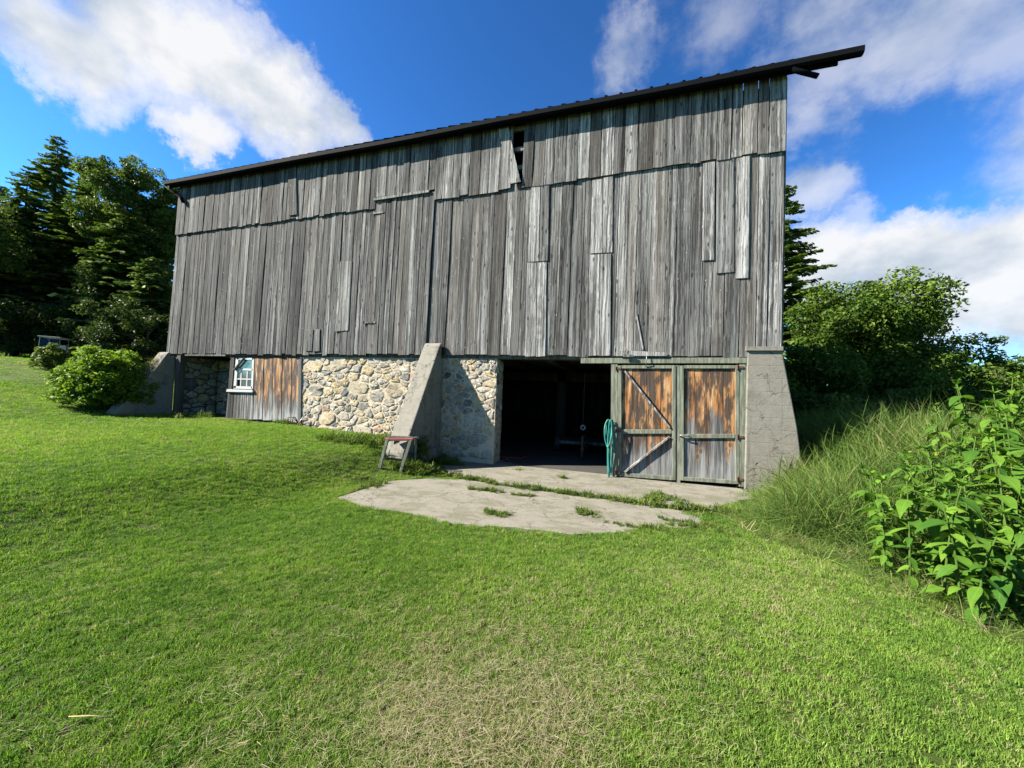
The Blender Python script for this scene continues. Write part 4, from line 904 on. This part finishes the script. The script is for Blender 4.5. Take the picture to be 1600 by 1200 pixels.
for i, (x_, y_, px, py) in enumerate(spots):
    hgt_ = (1.08+.45*min(1, max(0, (px-1385)/170)))*rp.uniform(.66, .94)
    if py > 905: hgt_ *= .7
    z_ = float(g(x_, y_)); t = thing('leafy_plant', 'tall stalk with large pointed bright green leaves in the clump at the right border', 'plant', (x_, y_, z_), rp.uniform(0, 6), 'large-leaved stalks at the right border')
    m = MB(); lx, ly = rp.uniform(-.16, .12), rp.uniform(-.16, .08); st = [(lx*(k/5)**2, ly*(k/5)**2, hgt_*k/5) for k in range(6)]; m.tube(st, [.011-.0014*k for k in range(6)], 6); obj('stem', m, 'stem_green', t, True)
    nl = int(hgt_/.085); a = rp.uniform(0, 6)
    for k in range(nl):
        u = .04+.96*(k+1)/nl; zz = hgt_*u; a += 1.571+rp.uniform(-.3, .3); top = u > .9; L = (.24 if not top else .15)*rp.uniform(.55, 1.25)*(1-.25*abs(u-.6))
        for s in (0, math.pi):
            obj('leaf', rp.choice(LM), None, t, loc=(lx*u*u, ly*u*u, zz), rot=(rp.uniform(-.25, .25), rp.uniform(.0, .75) if not top else rp.uniform(-.9, -.3), a+s), scl=(L, L*rp.uniform(.85, 1.15), L))
    for s in range(4): obj('leaf', rp.choice(LM), None, t, loc=(lx, ly, hgt_), rot=(0, rp.uniform(-1.1, -.5), a+s*1.57), scl=(.09, .09, .09))

# ------------------------------------------------------------------ small things
# wooden stand by the buttress: splayed green legs, red weathered top
F0 = gpix(598, 733); fz = float((F0-np.array([0, 0, HC]))@fw)
st = thing('sawhorse', 'old wooden stand with splayed green legs and red top beside the middle buttress', 'stand', tuple(F0), .12)
def tl(px, py, dz=0., fzz=fz): return at(px, py, fzz+dz)-F0
R_ = Matrix.Rotation(-.12, 3, 'Z')
def L3(p): return tuple(R_@Vector(p))
def sbar(name, a, b, w, h, mt): m = MB(); m.bar(L3(a), L3(b), w, h); return bevel(obj(name, m, mt, st), .003)
sbar('leg', tl(592, 736), tl(606, 685), .045, .055, 'green_paint'); sbar('leg', tl(626, 738), tl(642, 687), .045, .055, 'green_paint')
sbar('leg', tl(612, 722, .55), tl(617, 684, .5), .045, .05, 'green_paint'); sbar('leg', tl(648, 722, .55), tl(650, 684, .5), .045, .05, 'green_paint')
sbar('rail', tl(603, 687.5), tl(645, 687), .04, .04, 'red_paint'); sbar('rail', tl(612, 682, .5), tl(655, 684.5, .5), .04, .035, 'weathered_dark')
sbar('top_board', tl(601, 684.8, .08), tl(646, 685.4, .08), .05, .022, 'red_paint'); sbar('top_board', tl(604, 683, .22), tl(649, 684.6, .22), .08, .022, 'weathered_dark'); sbar('top_board', tl(606, 681.5, .38), tl(652, 683.8, .38), .10, .022, 'weathered_dark')
sbar('stretcher', tl(602, 716, .04), tl(630, 719, .04), .03, .04, 'weathered_dark'); sbar('stretcher', tl(612, 708, .5), tl(649, 709, .5), .03, .04, 'weathered_dark')
# low stone ledge at the buttress foot
m = MB(); a, b = gpix(640, 726), gpix(705, 712)
m.hexa([(a[0], a[1], -.05), (b[0], b[1], -.05), (b[0], b[1], .20), (a[0], a[1], .17), (a[0]+.05, a[1]+.75, -.05), (b[0]+.1, b[1]+.5, -.05), (b[0]+.1, b[1]+.5, .24), (a[0]+.05, a[1]+.75, .22)])
o = bevel(obj('stone_ledge', m, 'concrete'), .03, 2); tag(o, 'low concrete ledge in the shade at the foot of the middle buttress', 'ledge')
# coiled teal hose hanging on the left door post
hx, hz_ = wl(955, 660, WY-.02); hose = thing('garden_hose', 'teal garden hose hung in long loops on the left door post', 'hose', (hx, WY-.10, SLZ))
hk = MB(); hk.tube([(0.02, .08, hz_-SLZ+.03), (0, -.06, hz_-SLZ+.03), (0, -.09, hz_-SLZ+.07)], .008, 6); obj('hook', hk, 'rust', hose, True)
rh = random.Random(5)
for k in range(8):
    lo = (.55 if k < 4 else .02)+rh.uniform(0, .12); wdt = rh.uniform(.03, .075); yy = -.06+.022*(k % 4)+rh.uniform(-.01, .01); top_ = hz_-SLZ+.045+rh.uniform(-.01, .02); pts = []
    for i in range(29):
        a = 2*math.pi*i/28; pts.append((-.05+wdt*math.sin(a)*(1+.2*math.cos(a))+(.02*k if k > 3 else 0)*.5, yy+.02*math.sin(a*2+k), (top_+lo)/2+(top_-lo)/2*math.cos(a)))
    m = MB(); m.tube(pts, .011, 8, False); obj('hose_loop', m, 'hose_rubber', hose, True)
# orange cord and twigs at the jamb
c = gz0(800, 719); cord = MB(); cord.tube([(c[0]-.32+.055*i, c[1]+.10*math.sin(i*1.3)+.02*i, SLZ+.03+.03*abs(math.sin(i*2.1))) for i in range(12)], .009, 6)
tag(obj('orange_cord', cord, 'orange_cord', None, True), 'tangled orange cord on the sill in the doorway', 'cord')
for i, (p, q, lab) in enumerate([((786,714),(797,722),'pale dry stick leaning at the stone jamb of the doorway'), ((775,724),(801,719),'thin dry twig lying across the sill by the orange cord')]):
    a, b = gz0(*p), gz0(*q); m = MB(); m.tube([(a[0], a[1], SLZ+.03), ((a[0]+b[0])/2, (a[1]+b[1])/2+.02, SLZ+.05), (b[0], b[1], SLZ+.022)], .008, 6); tag(obj('stick', m, 'twig', None, True), lab, 'stick')
# straw on the lawn
a, b = gpix(106, 1138), gpix(176, 1141); m = MB(); m.tube([(a[0], a[1], a[2]+.045), ((a[0]+b[0])/2, (a[1]+b[1])/2, (a[2]+b[2])/2+.052), (b[0], b[1], b[2]+.047)], .0022, 6)
tag(obj('straw', m, 'straw_stalk', None, True), 'single yellow straw lying on the grass near the lower left corner', 'straw')
# bent metal rack by the boarded door
p0 = gpix(452, 664); rk = thing('wire_rack', 'small bent metal rack leaning at the foot of the boarded doorway', 'rack', tuple(p0)); fz2 = float((p0-np.array([0, 0, HC]))@fw)-.1
for pts in ([(450,664),(450,652),(461,652),(465,659)], [(455,665),(458,653),(467,662)], [(462,668),(475,650)], [(467,657),(472,666),(474,658)]):
    m = MB(); m.tube([at(px, py, fz2)-p0 for px, py in pts], .014, 6); obj('rod', m, 'steel' if len(pts) == 2 else 'rust', rk, True)
# things inside the dark doorway: white ring, low trailer
pr = at(911, 668, 10.2); m = MB(); m.tube([(pr[0]+.055*math.cos(k*.3307), pr[1], pr[2]+.055*math.sin(k*.3307)) for k in range(20)], .022, 8, False)
ring = obj('white_ring', m, 'white_paint', None, True); tag(ring, 'small white ring hanging in the dark doorway', 'ring')
m = MB(); m.tube([(pr[0], pr[1], pr[2]+.06), (pr[0], pr[1], ZB-.1)], .005, 5); obj('cord', m, 'twig', ring)
tr = thing('flat_trailer', 'low dark flat trailer with upright jack standing inside the doorway', 'trailer', (-.9, 11.0, SLZ), .1)
m = MB(); m.box(-.9, .9, -.5, .6, .30, .38); obj('bed', m, 'weathered_dark', tr)
m = MB(); m.bar((-.1, -.5, .33), (-.25, -1.25, .28), .07, .07); obj('tongue', m, 'rust', tr)
m = MB(); m.tube([(-.25, -1.2, 0), (-.25, -1.2, .62)], .03, 8); m.tube([(-.25, -1.2, .62), (-.16, -1.2, .62)], .012, 6); obj('jack', m, 'rust', tr, True)
for xx in (-.98, .98):
    m = MB(); m.tube([(xx-.07, .1, .25), (xx+.07, .1, .25)], .25, 20); w = obj('wheel', m, 'dark_rubber', tr); m = MB(); m.tube([(xx-.075, .1, .25), (xx+.075, .1, .25)], .12, 14); obj('rim', m, 'steel', w)
# golf cart under the trees
cp = base_at(83, 552, 20.5); cp = np.array(cp)
ct = thing('golf_cart', 'white golf cart with flat roof parked in the shade under the left trees', 'golf cart', tuple(cp), math.radians(-40)); ct.scale = (.70, .70, .70)
def cpart(name, f, mt, parent=ct, sm=False): m = MB(); f(m); return obj(name, m, mt, parent, sm)
bevel(cpart('body', lambda m: (m.hexa([(-1.1, -.55, .32), (1.15, -.55, .32), (1.15, -.55, .62), (-1.1, -.55, .78), (-1.1, .55, .32), (1.15, .55, .32), (1.15, .55, .62), (-1.1, .55, .78)])), 'cart_white'), .05, 2)
bevel(cpart('cowl', lambda m: m.hexa([(.55, -.52, .6), (1.18, -.5, .6), (1.0, -.5, .92), (.62, -.52, 1.0), (.55, .52, .6), (1.18, .5, .6), (1.0, .5, .92), (.62, .52, 1.0)]), 'cart_white'), .04, 2)
bevel(cpart('roof', lambda m: m.box(-.95, .85, -.6, .6, 1.78, 1.85), 'cart_white'), .03, 2)
for xx, x2, yy in ((-.85, -.8, -.52), (-.85, -.8, .52), (.75, .6, -.52), (.75, .6, .52)): cpart('roof_post', lambda m: m.tube([(xx, yy, .75), (x2, yy, 1.79)], .02, 6), 'steel')
bevel(cpart('seat', lambda m: m.box(-.55, .0, -.5, .5, .78, .92), 'cart_seat'), .04, 2); bevel(cpart('backrest', lambda m: m.box(-.68, -.56, -.5, .5, .9, 1.3), 'cart_white'), .03, 2)
cpart('windshield', lambda m: m.hexa([(.74, -.5, 1.0), (.74, .5, 1.0), (.62, .5, 1.7), (.62, -.5, 1.7), (.752, -.5, 1.0), (.752, .5, 1.0), (.632, .5, 1.7), (.632, -.5, 1.7)]), 'clear_glass')
cpart('steering_wheel', lambda m: m.tube([(.35+.10*math.cos(k*.3307), -.25+.18*math.sin(k*.3307), 1.05-.10*math.cos(k*.3307)) for k in range(20)], .014, 6, False), 'dark_rubber', ct, True)
for xx in (-.75, .8):
    for yy in (-.5, .5):
        w = cpart('wheel', lambda m: m.tube([(xx, yy-.09, .22), (xx, yy+.09, .22)], .22, 18), 'dark_rubber'); cpart('rim', lambda m: m.tube([(xx, yy-.095, .22), (xx, yy+.095, .22)], .11, 12), 'cart_white', w)
for yy in (-.38, .38): cpart('headlight', lambda m: m.tube([(1.13, yy, .72), (1.17, yy, .72)], .06, 10), 'steel')
# dead grass on top of the wing wall
DG = [tuft('dead_tuft', 'dry_straw', 18, .22, .006, .06, 1.2, 600+i, 3) for i in range(2)]
P = np.array([(-13.78+RS.normal(0, .10), WY-.25-.35*RS.rand(), 0) for _ in range(26)]); P[:, 2] = 2.36-(WY-.20-P[:, 1])*1.7; 
scatter('dead_grass', P, DG, RS.uniform(.6, 1.2, 26), RS.rand(26), 'dead brown grass on the sloping top of the left wing wall', 'dead grass', .3)
